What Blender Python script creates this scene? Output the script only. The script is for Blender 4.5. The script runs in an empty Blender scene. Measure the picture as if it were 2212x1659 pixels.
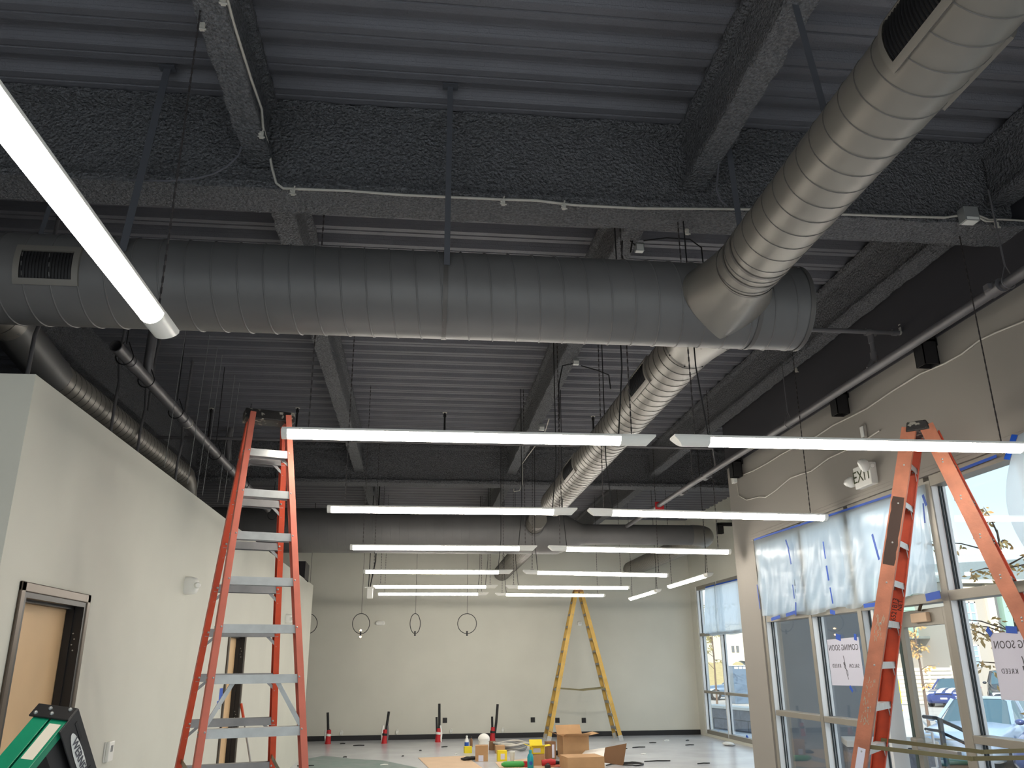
import bpy, bmesh, math, random
from math import sin, cos, pi, sqrt, radians, atan2
from mathutils import Vector as V, Matrix, noise
D = bpy.data
SC = bpy.context.scene
COL = SC.collection
random.seed(7)

# ------------------------------------------------------------------ camera
F, PIT, YAW, ROL = 1788.7, 0.325, 0.1116, -0.00826      # focal length in pixels of the 2212 px frame, pitch, yaw, roll
CAM = V((0, 0, 1.75))
fw = V((sin(YAW)*cos(PIT), cos(YAW)*cos(PIT), sin(PIT)))
_r = V((cos(YAW), -sin(YAW), 0))
_u = _r.cross(fw)
rt = cos(ROL)*_r + sin(ROL)*_u
up = -sin(ROL)*_r + cos(ROL)*_u
cam = D.objects.new('camera', D.cameras.new('camera'))
COL.objects.link(cam)
cam.matrix_world = Matrix(((rt.x, up.x, -fw.x, CAM.x), (rt.y, up.y, -fw.y, CAM.y), (rt.z, up.z, -fw.z, CAM.z), (0, 0, 0, 1)))
cam.data.sensor_width = 36
cam.data.lens = F/2212*36
cam.data.clip_end = 400
SC.camera = cam

def at(x, y, X=None, Y=None, Z=None):
    """survey helper: the place where the sight line of a photo pixel meets a wall (X), a depth (Y) or a level (Z)"""
    d = fw + rt*((x-1106)/F) - up*((y-829.5)/F)
    t = (X-CAM.x)/d.x if X is not None else (Y-CAM.y)/d.y if Y is not None else (Z-CAM.z)/d.z
    return CAM + d*t

# ------------------------------------------------------------------ sky, sun, exposure
SC.view_settings.view_transform = 'Standard'
SC.view_settings.look = 'None'
SC.view_settings.gamma = 1
SC.view_settings.use_curve_mapping = False
SC.view_settings.exposure = 1.0
LED_STRENGTH = 21.0
SKY_STRENGTH = 1.05
SUN_STRENGTH = 2.9
W = D.worlds.new('World')
SC.world = W
W.use_nodes = True
nt = W.node_tree
nt.nodes.clear()
wo = nt.nodes.new('ShaderNodeOutputWorld')
bg = nt.nodes.new('ShaderNodeBackground')
tc = nt.nodes.new('ShaderNodeTexCoord')
sx = nt.nodes.new('ShaderNodeSeparateXYZ')
rp = nt.nodes.new('ShaderNodeValToRGB')
nz = nt.nodes.new('ShaderNodeTexNoise')
mp = nt.nodes.new('ShaderNodeMapping')
mp.inputs['Scale'].default_value = (1, 1, 3.5)
nz.inputs['Scale'].default_value = 2.6
nz.inputs['Detail'].default_value = 5
mix = nt.nodes.new('ShaderNodeMix')
mix.data_type = 'RGBA'
cr = nt.nodes.new('ShaderNodeValToRGB')
cr.color_ramp.elements[0].position = .46
cr.color_ramp.elements[1].position = .66
e = rp.color_ramp.elements
e[0].position = 0.0; e[0].color = (.66, .76, .82, 1)
e[1].position = 0.75; e[1].color = (.20, .40, .62, 1)
m_ = e.new(.16); m_.color = (.43, .60, .68, 1)
nt.links.new(tc.outputs['Generated'], sx.inputs[0])
nt.links.new(sx.outputs['Z'], rp.inputs[0])
nt.links.new(tc.outputs['Generated'], mp.inputs[0])
nt.links.new(mp.outputs[0], nz.inputs['Vector'])
nt.links.new(nz.outputs['Fac'], cr.inputs[0])
nt.links.new(cr.outputs['Color'], mix.inputs['Factor'])
nt.links.new(rp.outputs['Color'], mix.inputs['A'])
mix.inputs['B'].default_value = (.85, .88, .92, 1)
nt.links.new(mix.outputs['Result'], bg.inputs['Color'])
bg.inputs['Strength'].default_value = SKY_STRENGTH
nt.links.new(bg.outputs[0], wo.inputs[0])
sun = D.objects.new('sun', D.lights.new('sun', 'SUN'))
COL.objects.link(sun)
sun.location = (-20, -40, 40)
sun.rotation_euler = V((.42, .80, -.58)).to_track_quat('-Z', 'Y').to_euler()
sun.data.energy = SUN_STRENGTH
sun.data.angle = .01
sun.data.color = (1, .93, .82)

# ------------------------------------------------------------------ materials
def S(r, g, b):
    f = lambda c: (c/255/12.92 if c/255 <= .04045 else ((c/255+.055)/1.055)**2.4)
    return (f(r), f(g), f(b), 1)

def mat(name, col, rough=.6, metal=0., bump=0., scale=30., var=0., vscale=3., emit=0., spec=.5, col2=None, stretch=None, bdist=.02, coat=0.):
    m = D.materials.new(name)
    m.use_nodes = True
    n = m.node_tree
    b = n.nodes['Principled BSDF']
    b.inputs['Base Color'].default_value = col
    b.inputs['Roughness'].default_value = rough
    b.inputs['Metallic'].default_value = metal
    b.inputs['Specular IOR Level'].default_value = spec
    b.inputs['Coat Weight'].default_value = coat
    t = n.nodes.new('ShaderNodeTexCoord')
    src = t.outputs['Object']
    if stretch:
        mp = n.nodes.new('ShaderNodeMapping')
        mp.inputs['Scale'].default_value = stretch
        n.links.new(src, mp.inputs[0])
        src = mp.outputs[0]
    if var or col2:
        z = n.nodes.new('ShaderNodeTexNoise')
        z.inputs['Scale'].default_value = vscale
        z.inputs['Detail'].default_value = 6
        n.links.new(src, z.inputs['Vector'])
        r = n.nodes.new('ShaderNodeValToRGB')
        r.color_ramp.elements[0].position = .35
        r.color_ramp.elements[1].position = .68
        c2 = col2 or tuple(c*(1-var) for c in col[:3])+(1,)
        r.color_ramp.elements[0].color = c2
        r.color_ramp.elements[1].color = col
        n.links.new(z.outputs['Fac'], r.inputs[0])
        n.links.new(r.outputs[0], b.inputs['Base Color'])
    if bump:
        z = n.nodes.new('ShaderNodeTexNoise')
        z.inputs['Scale'].default_value = scale
        z.inputs['Detail'].default_value = 4
        n.links.new(src, z.inputs['Vector'])
        bp = n.nodes.new('ShaderNodeBump')
        bp.inputs['Strength'].default_value = bump
        bp.inputs['Distance'].default_value = bdist
        n.links.new(z.outputs['Fac'], bp.inputs['Height'])
        n.links.new(bp.outputs[0], b.inputs['Normal'])
    if emit:
        b.inputs['Emission Color'].default_value = col
        b.inputs['Emission Strength'].default_value = emit
    return m

def glass_mat(name, tint=(1, 1, 1, 1), refl=1.0):
    m = D.materials.new(name)
    m.use_nodes = True
    n = m.node_tree
    n.nodes.clear()
    o = n.nodes.new('ShaderNodeOutputMaterial')
    a = n.nodes.new('ShaderNodeBsdfTransparent')
    a.inputs[0].default_value = tint
    g = n.nodes.new('ShaderNodeBsdfGlossy')
    g.inputs['Roughness'].default_value = .02
    lw = n.nodes.new('ShaderNodeLayerWeight')
    lw.inputs['Blend'].default_value = .5
    pw = n.nodes.new('ShaderNodeMath'); pw.operation = 'POWER'; pw.inputs[1].default_value = 4.0
    fr = n.nodes.new('ShaderNodeMath'); fr.operation = 'MULTIPLY_ADD'; fr.inputs[1].default_value = .6; fr.inputs[2].default_value = .025
    n.links.new(lw.outputs['Facing'], pw.inputs[0]); n.links.new(pw.outputs[0], fr.inputs[0])
    mx = n.nodes.new('ShaderNodeMixShader')
    n.links.new(fr.outputs[0], mx.inputs[0])
    n.links.new(a.outputs[0], mx.inputs[1])
    n.links.new(g.outputs[0], mx.inputs[2])
    n.links.new(mx.outputs[0], o.inputs[0])
    return m

def film_mat(name, col, clear=.25):
    """milky plastic sheeting: scatters light through, a little of it straight"""
    m = D.materials.new(name)
    m.use_nodes = True
    n = m.node_tree
    n.nodes.clear()
    o = n.nodes.new('ShaderNodeOutputMaterial')
    a = n.nodes.new('ShaderNodeBsdfTransparent')
    t = n.nodes.new('ShaderNodeBsdfTranslucent'); t.inputs[0].default_value = col
    d = n.nodes.new('ShaderNodeBsdfDiffuse'); d.inputs[0].default_value = col
    g = n.nodes.new('ShaderNodeBsdfGlossy'); g.inputs['Roughness'].default_value = .25
    m1 = n.nodes.new('ShaderNodeMixShader'); m1.inputs[0].default_value = .22
    m2 = n.nodes.new('ShaderNodeMixShader'); m2.inputs[0].default_value = clear
    m3 = n.nodes.new('ShaderNodeMixShader'); m3.inputs[0].default_value = .05
    n.links.new(t.outputs[0], m1.inputs[1]); n.links.new(d.outputs[0], m1.inputs[2])
    n.links.new(m1.outputs[0], m2.inputs[1]); n.links.new(a.outputs[0], m2.inputs[2])
    n.links.new(m2.outputs[0], m3.inputs[1]); n.links.new(g.outputs[0], m3.inputs[2])
    n.links.new(m3.outputs[0], o.inputs[0])
    return m

M = {}
M['wall'] = mat('greige_paint', S(211, 210, 198), .75, bump=.06, scale=160, var=.05, vscale=1.2, bdist=.004)
M['wall_r'] = mat('taupe_paint', S(154, 149, 141), .8, bump=.12, scale=120, bdist=.004)
M['dark'] = mat('dark_ceiling_paint', S(92, 92, 98), .8, bump=.2, scale=60)
M['fire'] = mat('sprayed_fireproofing', S(146, 147, 151), .85, bump=1.0, scale=48, var=.45, vscale=60, bdist=.12)
M['deck'] = mat('painted_deck', S(116, 116, 122), .6, bump=.25, scale=90, var=.12, vscale=2)
M['duct'] = mat('painted_duct', S(128, 124, 117), .42, metal=.3, var=.12, vscale=1.7, spec=.5)
M['duct_cool'] = mat('painted_duct_dark', S(110, 109, 108), .5, metal=.2, var=.15, vscale=2.2)
M['seam'] = mat('duct_seam', S(96, 93, 90), .5, metal=.3)
M['pipe'] = mat('painted_pipe', S(112, 110, 112), .45, metal=.2, var=.15, vscale=5)
M['blackmetal'] = mat('black_metal', S(34, 33, 34), .45, metal=.2)
M['black'] = mat('black_plastic', S(26, 25, 26), .5)
M['blackrub'] = mat('black_rubber_base', S(30, 30, 33), .6)
M['white'] = mat('white_enamel', S(236, 236, 230), .35)
M['whitep'] = mat('white_plastic', S(232, 232, 226), .45)
M['led'] = mat('led_lens', (1, .93, .83, 1), .4, emit=LED_STRENGTH)
M['orange'] = mat('orange_fibreglass', S(206, 74, 38), .5, var=.2, vscale=9)
M['orange_w'] = mat('worn_orange_fibreglass', S(190, 120, 92), .6, var=.28, vscale=7, bump=.1, scale=60)
M['salmon'] = mat('faded_orange_fibreglass', S(212, 116, 96), .6, var=.15, vscale=8)
M['yellow'] = mat('yellow_fibreglass', S(206, 168, 84), .6, var=.2, vscale=6)
M['green'] = mat('green_fibreglass', S(16, 142, 104), .4, var=.15, vscale=7)
M['alu'] = mat('ladder_aluminium', S(196, 198, 196), .4, metal=.45, var=.15, vscale=14)
M['alu_d'] = mat('dull_aluminium', S(150, 150, 150), .45, metal=.4, var=.2, vscale=9)
M['brass'] = mat('spreader_steel', S(132, 124, 92), .4, metal=.6, var=.2)
M['paintcap'] = mat('paint_spattered_black', S(140, 136, 126), .6, col2=S(32, 30, 29), vscale=22, bump=.2)
n_ = M['paintcap'].node_tree.nodes
r_ = [k for k in n_ if k.type == 'VALTORGB'][0].color_ramp.elements
r_[0].position = .55; r_[1].position = .60
M['spat'] = mat('dried_paint', S(168, 160, 140), .7)
M['soot'] = mat('black_smudge', S(60, 42, 34), .7)
M['floor'] = mat('grey_floor', S(206, 209, 214), .22, bump=.05, scale=9, var=.18, vscale=1.3, spec=.6, bdist=.01)
M['bronze'] = mat('bronze_frame', S(84, 74, 64), .4, metal=.6)
M['tan'] = mat('tan_door_leaf', S(224, 188, 142), .6, var=.06)
M['alum'] = mat('anodised_storefront', S(150, 145, 134), .45, metal=.3)
M['alum_lit'] = mat('skylit_anodised', S(226, 230, 232), .4, metal=.1)  # storefront aluminium again, skylight on its sides put into the colour
M['gasket'] = mat('black_gasket', S(30, 40, 44), .5)
M['greendoor'] = mat('dark_green_door_edge', S(70, 84, 76), .45, metal=.2)
M['glass'] = glass_mat('window_glass')
M['film'] = film_mat('plastic_sheeting', (.80, .90, .97, 1), .16)
M['tape'] = mat('blue_painters_tape', S(20, 82, 190), .6)
M['steelstrap'] = mat('hanger_strap', S(80, 82, 88), .6)
M['cable'] = mat('metal_clad_cable', S(196, 192, 182), .5, metal=.1)
M['cord'] = mat('black_cord', S(22, 22, 24), .6)
M['chain'] = mat('dark_chain', S(70, 66, 66), .5, metal=.4)
M['galv'] = mat('galvanised_box', S(168, 170, 168), .4, metal=.5)
M['paper'] = mat('white_paper', S(214, 214, 228), .8)  # bluish, tint of the daylight behind the posters put into the colour
M['ink'] = mat('dark_ink', S(88, 86, 94), .8)
M['red'] = mat('red_tape', S(190, 34, 40), .55)
M['card'] = mat('cardboard', S(190, 150, 108), .85, var=.1, vscale=5)
M['card_l'] = mat('light_cardboard', S(216, 188, 158), .85, var=.08, vscale=3)
M['card_d'] = mat('brown_cardboard', S(140, 104, 74), .85, var=.1)  # darker brown board
M['ybox'] = mat('yellow_card_box', S(236, 214, 40), .6)
M['teal'] = mat('teal_bottle', S(20, 150, 166), .3)
M['blue'] = mat('blue_plastic', S(36, 84, 170), .4)
M['bead'] = mat('warm_bulb', (1, .62, .32, 1), .4, emit=14)
M['greenl'] = mat('green_wrapper', S(60, 160, 74), .5)
M['foam'] = mat('white_foam_board', S(240, 236, 228), .7)

# ------------------------------------------------------------------ mesh helpers
BASE = {}

class MB:
    def __init__(s):
        s.v = []; s.f = []; s.s = []
    def add(s, vs, fs, smooth=False):
        n = len(s.v)
        s.v += [V(p) for p in vs]
        s.f += [tuple(i+n for i in f) for f in fs]
        s.s += [smooth]*len(fs)
        return s
    def box(s, a, b):
        (x0, y0, z0), (x1, y1, z1) = a, b
        return s.add([(x0,y0,z0),(x1,y0,z0),(x1,y1,z0),(x0,y1,z0),(x0,y0,z1),(x1,y0,z1),(x1,y1,z1),(x0,y1,z1)],
                     [(0,3,2,1),(4,5,6,7),(0,1,5,4),(1,2,6,5),(2,3,7,6),(3,0,4,7)])
    def hexa(s, p):
        return s.add(p, [(0,3,2,1),(4,5,6,7),(0,1,5,4),(1,2,6,5),(2,3,7,6),(3,0,4,7)])
    def obox(s, c, ax, ay, az):
        """box about c with half-axis vectors"""
        c = V(c); ax = V(ax); ay = V(ay); az = V(az)
        return s.hexa([c-ax-ay-az, c+ax-ay-az, c+ax+ay-az, c-ax+ay-az, c-ax-ay+az, c+ax-ay+az, c+ax+ay+az, c-ax+ay+az])
    def bar(s, a, b, w, h, upv=(0, 0, 1)):
        a = V(a); b = V(b); d = b-a
        L = d.length; d = d/L
        u = V(upv); u = (u-d*u.dot(d))
        if u.length < 1e-4:
            u = V((0, 1, 0)); u = u-d*u.dot(d)
        u.normalize()
        return s.obox((a+b)/2, d*L/2, d.cross(u)*w/2, u*h/2)
    def tube(s, pts, r, n=8, caps=True):
        pts = [V(p) for p in pts]
        k = len(pts)
        rs = r if isinstance(r, (list, tuple)) else [r]*k
        t0 = (pts[1]-pts[0]).normalized()
        u = V((0, 0, 1)) if abs(t0.z) < .9 else V((1, 0, 0))
        u = (u-t0*u.dot(t0)).normalized()
        vs = []
        for i in range(k):
            t = (pts[min(i+1, k-1)]-pts[max(i-1, 0)]).normalized()
            u = (u-t*u.dot(t)).normalized()
            w = t.cross(u)
            vs += [pts[i]+(u*cos(2*pi*j/n)+w*sin(2*pi*j/n))*rs[i] for j in range(n)]
        fs = [(i*n+j, i*n+(j+1) % n, (i+1)*n+(j+1) % n, (i+1)*n+j) for i in range(k-1) for j in range(n)]
        s.add(vs, fs, True)
        if caps:
            s.add(vs[:n], [tuple(range(n))[::-1]])
            s.add(vs[-n:], [tuple(range(n))])
        return s
    def cyl(s, a, b, r, n=12, caps=True):
        return s.tube([a, b], r, n, caps)
    def prism(s, poly, vec):
        p = [V(q) for q in poly]; e = V(vec); n = len(p)
        return s.add(p+[q+e for q in p], [tuple(range(n))[::-1], tuple(range(n, 2*n))]+[(i, (i+1) % n, n+(i+1) % n, n+i) for i in range(n)])
    def grid(s, fn, nu, nv, smooth=True, wrapu=False):
        vs = [V(fn(i/nu, j/nv)) for j in range(nv+1) for i in range(nu+1)]
        w = nu+1
        return s.add(vs, [(j*w+i, j*w+i+1, (j+1)*w+i+1, (j+1)*w+i) for j in range(nv) for i in range(nu)], smooth)
    def ball(s, c, r, n=10, m=6, sc=(1, 1, 1)):
        c = V(c)
        def fn(a, b):
            return c+V((cos(2*pi*a)*sin(pi*b)*sc[0], sin(2*pi*a)*sin(pi*b)*sc[1], -cos(pi*b)*sc[2]))*r
        return s.grid(fn, n, m)
    def lathe(s, c, prof, n=16, ax=(0, 0, 1)):
        """prof: (height, radius) pairs along ax"""
        a = V(ax).normalized()
        s.tube([V(c)+a*h for h, r in prof], [max(r, .0005) for h, r in prof], n)
        return s
    def build(s, name, m, parent=None, bevel=0, props=None, recalc=True):
        me = D.meshes.new(name)
        if parent is not None:
            off = BASE[parent.name]
        else:
            lo = V([min(p[i] for p in s.v) for i in range(3)]); hi = V([max(p[i] for p in s.v) for i in range(3)])
            off = V(((lo.x+hi.x)/2, (lo.y+hi.y)/2, lo.z))
        me.from_pydata([p-off for p in s.v], [], s.f)
        me.polygons.foreach_set('use_smooth', s.s)
        if recalc:
            bm = bmesh.new(); bm.from_mesh(me)
            bmesh.ops.recalc_face_normals(bm, faces=bm.faces)
            bm.to_mesh(me); bm.free()
        me.materials.append(m)
        o = D.objects.new(name, me)
        COL.objects.link(o)
        if parent is not None:
            o.parent = parent
        else:
            o.location = off
        BASE[o.name] = off
        if bevel:
            b = o.modifiers.new('bevel', 'BEVEL'); b.width = bevel; b.segments = 2; b.limit_method = 'ANGLE'
        for k, v in (props or {}).items():
            o[k] = v
        return o

def tag(o, label, cat, group=None):
    o['label'] = label; o['category'] = cat
    if group: o['group'] = group
    return o

def thing(name, label, cat, loc, group=None):
    o = D.objects.new(name, None)
    o.empty_display_size = .1
    COL.objects.link(o)
    o.location = loc
    BASE[o.name] = V(loc)
    return tag(o, label, cat, group)

def struct(o):
    o['kind'] = 'structure'
    return o

def srt(name, loc):
    o = D.objects.new(name, None); COL.objects.link(o); o.location = loc; BASE[o.name] = V(loc)
    return struct(o)

KIDS = {}
def copy_tree(o, parent=None):
    c = o.copy(); COL.objects.link(c)
    if parent: c.parent = parent
    for ch in list(o.children):
        copy_tree(ch, c)
    return c

_txt = {}
def text_mb(body, size, ext=.0008, shear=0, sp=1.0):
    cu = D.curves.new('t', 'FONT')
    cu.body = body; cu.size = size; cu.extrude = ext; cu.align_x = 'CENTER'; cu.align_y = 'CENTER'; cu.shear = shear
    cu.resolution_u = 3; cu.space_character = sp
    o = D.objects.new('t', cu); COL.objects.link(o)
    bpy.context.view_layer.update()
    me = D.meshes.new_from_object(o.evaluated_get(bpy.context.evaluated_depsgraph_get()))
    vs = [v.co.copy() for v in me.vertices]; fs = [tuple(p.vertices) for p in me.polygons]
    D.objects.remove(o); D.curves.remove(cu); D.meshes.remove(me)
    return vs, fs

def put_text(mb, body, size, c, right, upv, shear=0, ext=.0008, sp=1.0):
    vs, fs = text_mb(body, size, ext, shear, sp)
    r = V(right).normalized(); u = V(upv); u = (u-r*u.dot(r)).normalized(); n = r.cross(u)
    mb.add([V(c)+r*p.x+u*p.y+n*p.z for p in vs], fs)
# ------------------------------------------------------------------ the room
XL, XR, XF, YB = -2.2, 4.3, 7.2, 22.04     # partition, storefront wall, far right wall, back wall
ZD = 5.40                                  # underside of the deck

def wall_with_holes(mb, axis, t0, t1, lo, hi, z0, z1, holes):
    """a wall in slabs around its openings; axis 'x': the wall stands at x = t0..t1 and runs along y"""
    def b(a0, a1, c0, c1):
        if a1-a0 > 1e-4 and c1-c0 > 1e-4:
            mb.box((t0, a0, c0), (t1, a1, c1)) if axis == 'x' else mb.box((a0, t0, c0), (a1, t1, c1))
    p = lo
    for h0, h1, q0, q1 in sorted(holes):
        b(p, h0, z0, z1)
        b(h0, h1, z0, q0)
        b(h0, h1, q1, z1)
        p = h1
    b(p, hi, z0, z1)

mb = MB(); mb.box((-6.6, -4.2, -.25), (7.5, 22.3, 0)); fl = struct(mb.build('floor', M['floor']))
# a worn green patch of old coating
mb = MB()
pts = [at(*p, Z=0.002) for p in ((650, 1659), (652, 1641), (700, 1632), (760, 1639), (830, 1643), (905, 1659), (880, 1675), (640, 1690))]
mb.add(pts, [tuple(range(len(pts)))])
M['greenpatch'] = mat('faded_green_coating', S(108, 136, 130), .4, col2=S(140, 150, 150), vscale=4)
mb.build('coating_patch', M['greenpatch'], fl)

mb = MB(); mb.box((-6.6, YB, 0), (7.5, YB+.2, ZD+.1)); struct(mb.build('wall_back', M['wall']))
mb = MB(); mb.box((-2.9, YB-.02, 0), (XF, YB, .115)); struct(mb.build('baseboard_back', M['blackrub'], bevel=.004))

DOORS = [(5.03, 5.95, 2.15), (10.50, 11.42, 2.12)]
mb = MB()
wall_with_holes(mb, 'x', XL-.14, XL, 4.72, 18.2, 0, 3.33, [(a-.0, b+.0, 0, h) for a, b, h in DOORS])
mb.box((-6.4, 4.72, 0), (XL-.14, 4.86, 3.33))
mb.box((-6.4, 18.06, 0), (XL-.14, 18.2, 3.33))
struct(mb.build('wall_left', M['wall']))
mb = MB(); mb.box((-6.6, -4.2, 0), (-6.4, 22.1, ZD+.1)); struct(mb.build('wall_outer_left', M['dark']))

# storefront wall: header and pier, painted taupe, dark band above
mb = MB()
wall_with_holes(mb, 'x', XR, XR+.25, -4.2, 11.1, 0, 4.33, [(-3.4, 10.42, 0, 3.24)])
struct(mb.build('wall_right', M['wall_r']))
mb = MB(); mb.box((XR-.015, -4.2, 4.33), (XR+.25, 11.1, ZD+.1))
M['darker'] = mat('ceiling_paint_bay_shade', S(58, 57, 62), .85)  # dark paint, deepened to put the unlit bay's darkness into the colour
struct(mb.build('wall_right_upper', M['darker']))
M['ext_grey'] = mat('grey_exterior_panel', S(128, 134, 140), .5, var=.08, vscale=2)
mb = MB()
mb.box((XR+.25, 10.95, 0), (5.9, 11.1, ZD+.1))
mb.box((5.75, 11.1, 0), (5.9, 14.0, ZD+.1))
mb.box((5.9, 13.85, 0), (XF+.2, 14.0, ZD+.1))
struct(mb.build('wall_return', M['ext_grey']))
mb = MB()
wall_with_holes(mb, 'x', XF, XF+.2, 14.0, 22.1, 0, ZD+.1, [(14.6, 21.62, .06, 3.6)])
struct(mb.build('wall_far_right', M['wall']))
# wall behind the camera: unseen, opening added and sized to let daylight in
mb = MB()
wall_with_holes(mb, 'y', -4.2, -4.0, -6.6, 4.55, 0, ZD+.1, [(-5.0, 3.7, .1, 3.4)])
struct(mb.build('wall_front', M['wall']))
# deck: ribs run across the room
mb = MB()
y = -4.1
prof = []
while y < 22.1:
    prof += [(y, ZD), (y+.054, ZD), (y+.059, ZD+.014), (y+.071, ZD+.014), (y+.076, ZD), (y+.13, ZD), (y+.165, ZD+.076), (y+.27, ZD+.076)]
    y += .305
prof.append((y, ZD))
vs = []
for X in (-6.5, 7.4):
    vs += [(X, a, b) for a, b in prof]
n = len(prof)
mb.add(vs, [(i, i+1, n+i+1, n+i) for i in range(n-1)])
mb.box((-6.7, -4.3, ZD+.09), (7.6, 22.4, ZD+.25))  # unseen roof slab, added to keep light from passing the deck sheet
deck = M['deck']
nn = deck.node_tree                       # embossed dashes along the ribs
bt = nn.nodes.new('ShaderNodeTexBrick')
bt.inputs['Scale'].default_value = 1
bt.inputs['Brick Width'].default_value = .075
bt.inputs['Row Height'].default_value = .019
bt.inputs['Mortar Size'].default_value = .004
bt.offset = .5
tco = nn.nodes.new('ShaderNodeTexCoord')
nn.links.new(tco.outputs['Object'], bt.inputs['Vector'])
bp = nn.nodes.new('ShaderNodeBump')
bp.inputs['Strength'].default_value = .9
bp.inputs['Distance'].default_value = .02
nn.links.new(bt.outputs['Fac'], bp.inputs['Height'])
old = [l for l in nn.links if l.to_socket.name == 'Normal' and l.to_node.type == 'BSDF_PRINCIPLED'][0]
nn.links.new(old.from_socket, bp.inputs['Normal'])
nn.links.new(bp.outputs[0], nn.nodes['Principled BSDF'].inputs['Normal'])
struct(mb.build('ceiling', deck, recalc=False))

# ------------------------------------------------------------------ doors in the left partition
for i, (a, b, h) in enumerate(DOORS):
    d = srt('door_%d' % (i+1), (XL, (a+b)/2, 0))
    fr = MB()
    for y0, y1 in ((a-.055, a), (b, b+.055)):
        fr.box((XL-.001, y0, 0), (XL+.018, y1, h+.055))
    fr.box((XL-.001, a-.055, h), (XL+.018, b+.055, h+.055))
    fr.build('door_casing', M['bronze'], d, bevel=.006)
    fr = MB()
    dep = .13
    for y0, y1 in ((a, a+.03), (b-.03, b)):
        fr.box((XL-dep, y0, 0), (XL+.012, y1, h))
        s = 1 if y0 == a else -1
        c = (y1 if s > 0 else y0)
        fr.box((XL-.09, min(c, c+s*.014), 0), (XL-.045, max(c, c+s*.014), h-.03))
    fr.box((XL-dep, a+.03, h-.03), (XL+.012, b-.03, h))
    fr.box((XL-.09, a+.03, h-.046), (XL-.045, b-.03, h-.03))
    fr.build('door_jamb', M['blackmetal'], d)
    lf = MB(); lf.box((XL-dep-.01, a+.03, .01), (XL-dep+.035, b-.03, h-.03)); lf.build('door_leaf', M['tan'], d, bevel=.003)
    hg = MB()
    for z in (1.85, 1.1, .3):
        for k in range(4):
            hg.cyl((XL-.02-.012*(k % 2), b-.031, z+k*.035), (XL-.02-.012*(k % 2), b-.034, z+k*.035), .005, 6)
    hg.build('screw', M['galv'], d, props={'kind': 'stuff'})

# ------------------------------------------------------------------ storefront glazing (window_1) and its door (door_3)
def frame_member(mb, a, b):
    mb.box(a, b)

MULL = [10.35, 9.08, 8.0, 6.58, 5.44, 4.2, 3.0, 1.8, .6, -.6, -1.8, -3.0]
ws = srt('window_1', (XR, 5, 0))
GX = XR+.095                                # plane of the glass
def mull(Y, z0, z1, w=.062):
    m = MB(); m.box((XR+.02, Y-w/2, z0), (XR+.15, Y+w/2, z1))
    o = m.build('mullion', M['alum_lit'], ws, bevel=.003)
    g = MB()
    for s in (-1, 1):
        y0 = Y+s*w/2
        g.box((GX-.016, min(y0, y0+s*.012), z0+.03), (GX-.004, max(y0, y0+s*.012), z1-.03))
        g.box((GX+.010, min(y0, y0+s*.012), z0+.03), (GX+.020, max(y0, y0+s*.012), z1-.03))
    g.build('gasket', M['gasket'], o)
    f = MB(); f.box((XR+.008, Y-w/2-.001, z0), (XR+.02, Y+w/2+.001, z1)); f.build('mullion_face', M['alum'], o)
for Y in MULL:
    if Y == 8.0:
        mull(Y, .0, 3.2, .075)
    elif Y == 6.58:
        mull(Y, .0, 3.2, .085)
    else:
        mull(Y, .0, 3.2)
TR = 2.25
rails = []
ys = [10.42]+MULL[1:]+[-3.4]
segs = list(zip([10.32]+MULL[1:], MULL[1:]+[-3.4]))
for y1, y0 in segs:
    for z0, z1 in ((0, .09), (1.13, 1.19), (TR-.045, TR+.035), (3.15, 3.24)):
        if (y1, y0) == (8.0, 6.58) and z0 < 2: continue
        m = MB(); m.box((XR+.01, y0+.04, z0), (XR+.15, y1-.04, z1))
        m.build('rail', M['alum'], ws, bevel=.003)
    for z0, z1 in ((.09, 1.13), (1.19, TR-.045), (TR+.035, 3.15)):
        if (y1, y0) == (8.0, 6.58) and z0 < 2: continue
        m = MB(); m.box((GX, y0+.03, z0-.005), (GX+.006, y1-.03, z1+.005))
        m.build('pane', M['glass'], ws)
# head trim line with blue masking tape along it
m = MB(); m.box((XR-.018, -3.4, 3.24), (XR+.01, 10.46, 3.275)); m.box((XR-.010, -3.4, 3.275), (XR+.01, 10.46, 3.31))
struct(m.build('trim_1', M['wall_r'], bevel=.004))

# door leaf, swung outwards on hinges at the near mullion
d3 = srt('door_3', (XR+.07, 6.66, 0))
ph = radians(8)
dx, dn = V((sin(ph), cos(ph), 0)), V((cos(ph), -sin(ph), 0))
O = V((XR+.07, 6.66, 0))
LW = .98
def leafbox(mb, a0, a1, z0, z1, t=.022, off=0):
    c = O+dx*((a0+a1)/2)+V((0, 0, (z0+z1)/2))+dn*off
    mb.obox(c, dx*(a1-a0)/2, dn*t, V((0, 0, (z1-z0)/2)))
m = MB(); leafbox(m, 0, .07, .01, 2.17); leafbox(m, .07, LW-.09, 2.03, 2.17); leafbox(m, .07, LW-.09, .01, .26)
m.build('door_rail', M['alum'], d3, bevel=.003)
m = MB(); leafbox(m, LW-.09, LW, .01, 2.17); m.build('lock_stile', M['alum'], d3, bevel=.003)
m = MB(); leafbox(m, LW, LW+.06, .01, 2.17, .026); m.build('door_edge', M['greendoor'], d3, bevel=.003)
m = MB(); leafbox(m, .075, LW-.095, .265, 2.025, .003); m.build('pane', M['glass'], d3)
m = MB(); leafbox(m, .30, .62, 2.06, 2.14, .02, -.04); m.build('door_closer', M['card_l'], d3, bevel=.008)
m = MB(); m.bar(O+dx*.46+V((0, 0, 2.16))-dn*.04, V((XR+.02, 6.95, 2.215)), .025, .012); m.build('closer_arm', M['bronze'], d3)
m = MB(); leafbox(m, .12, LW-.02, 1.0, 1.05, .018, -.05); m.build('push_bar', M['alu_d'], d3, bevel=.006)
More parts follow.
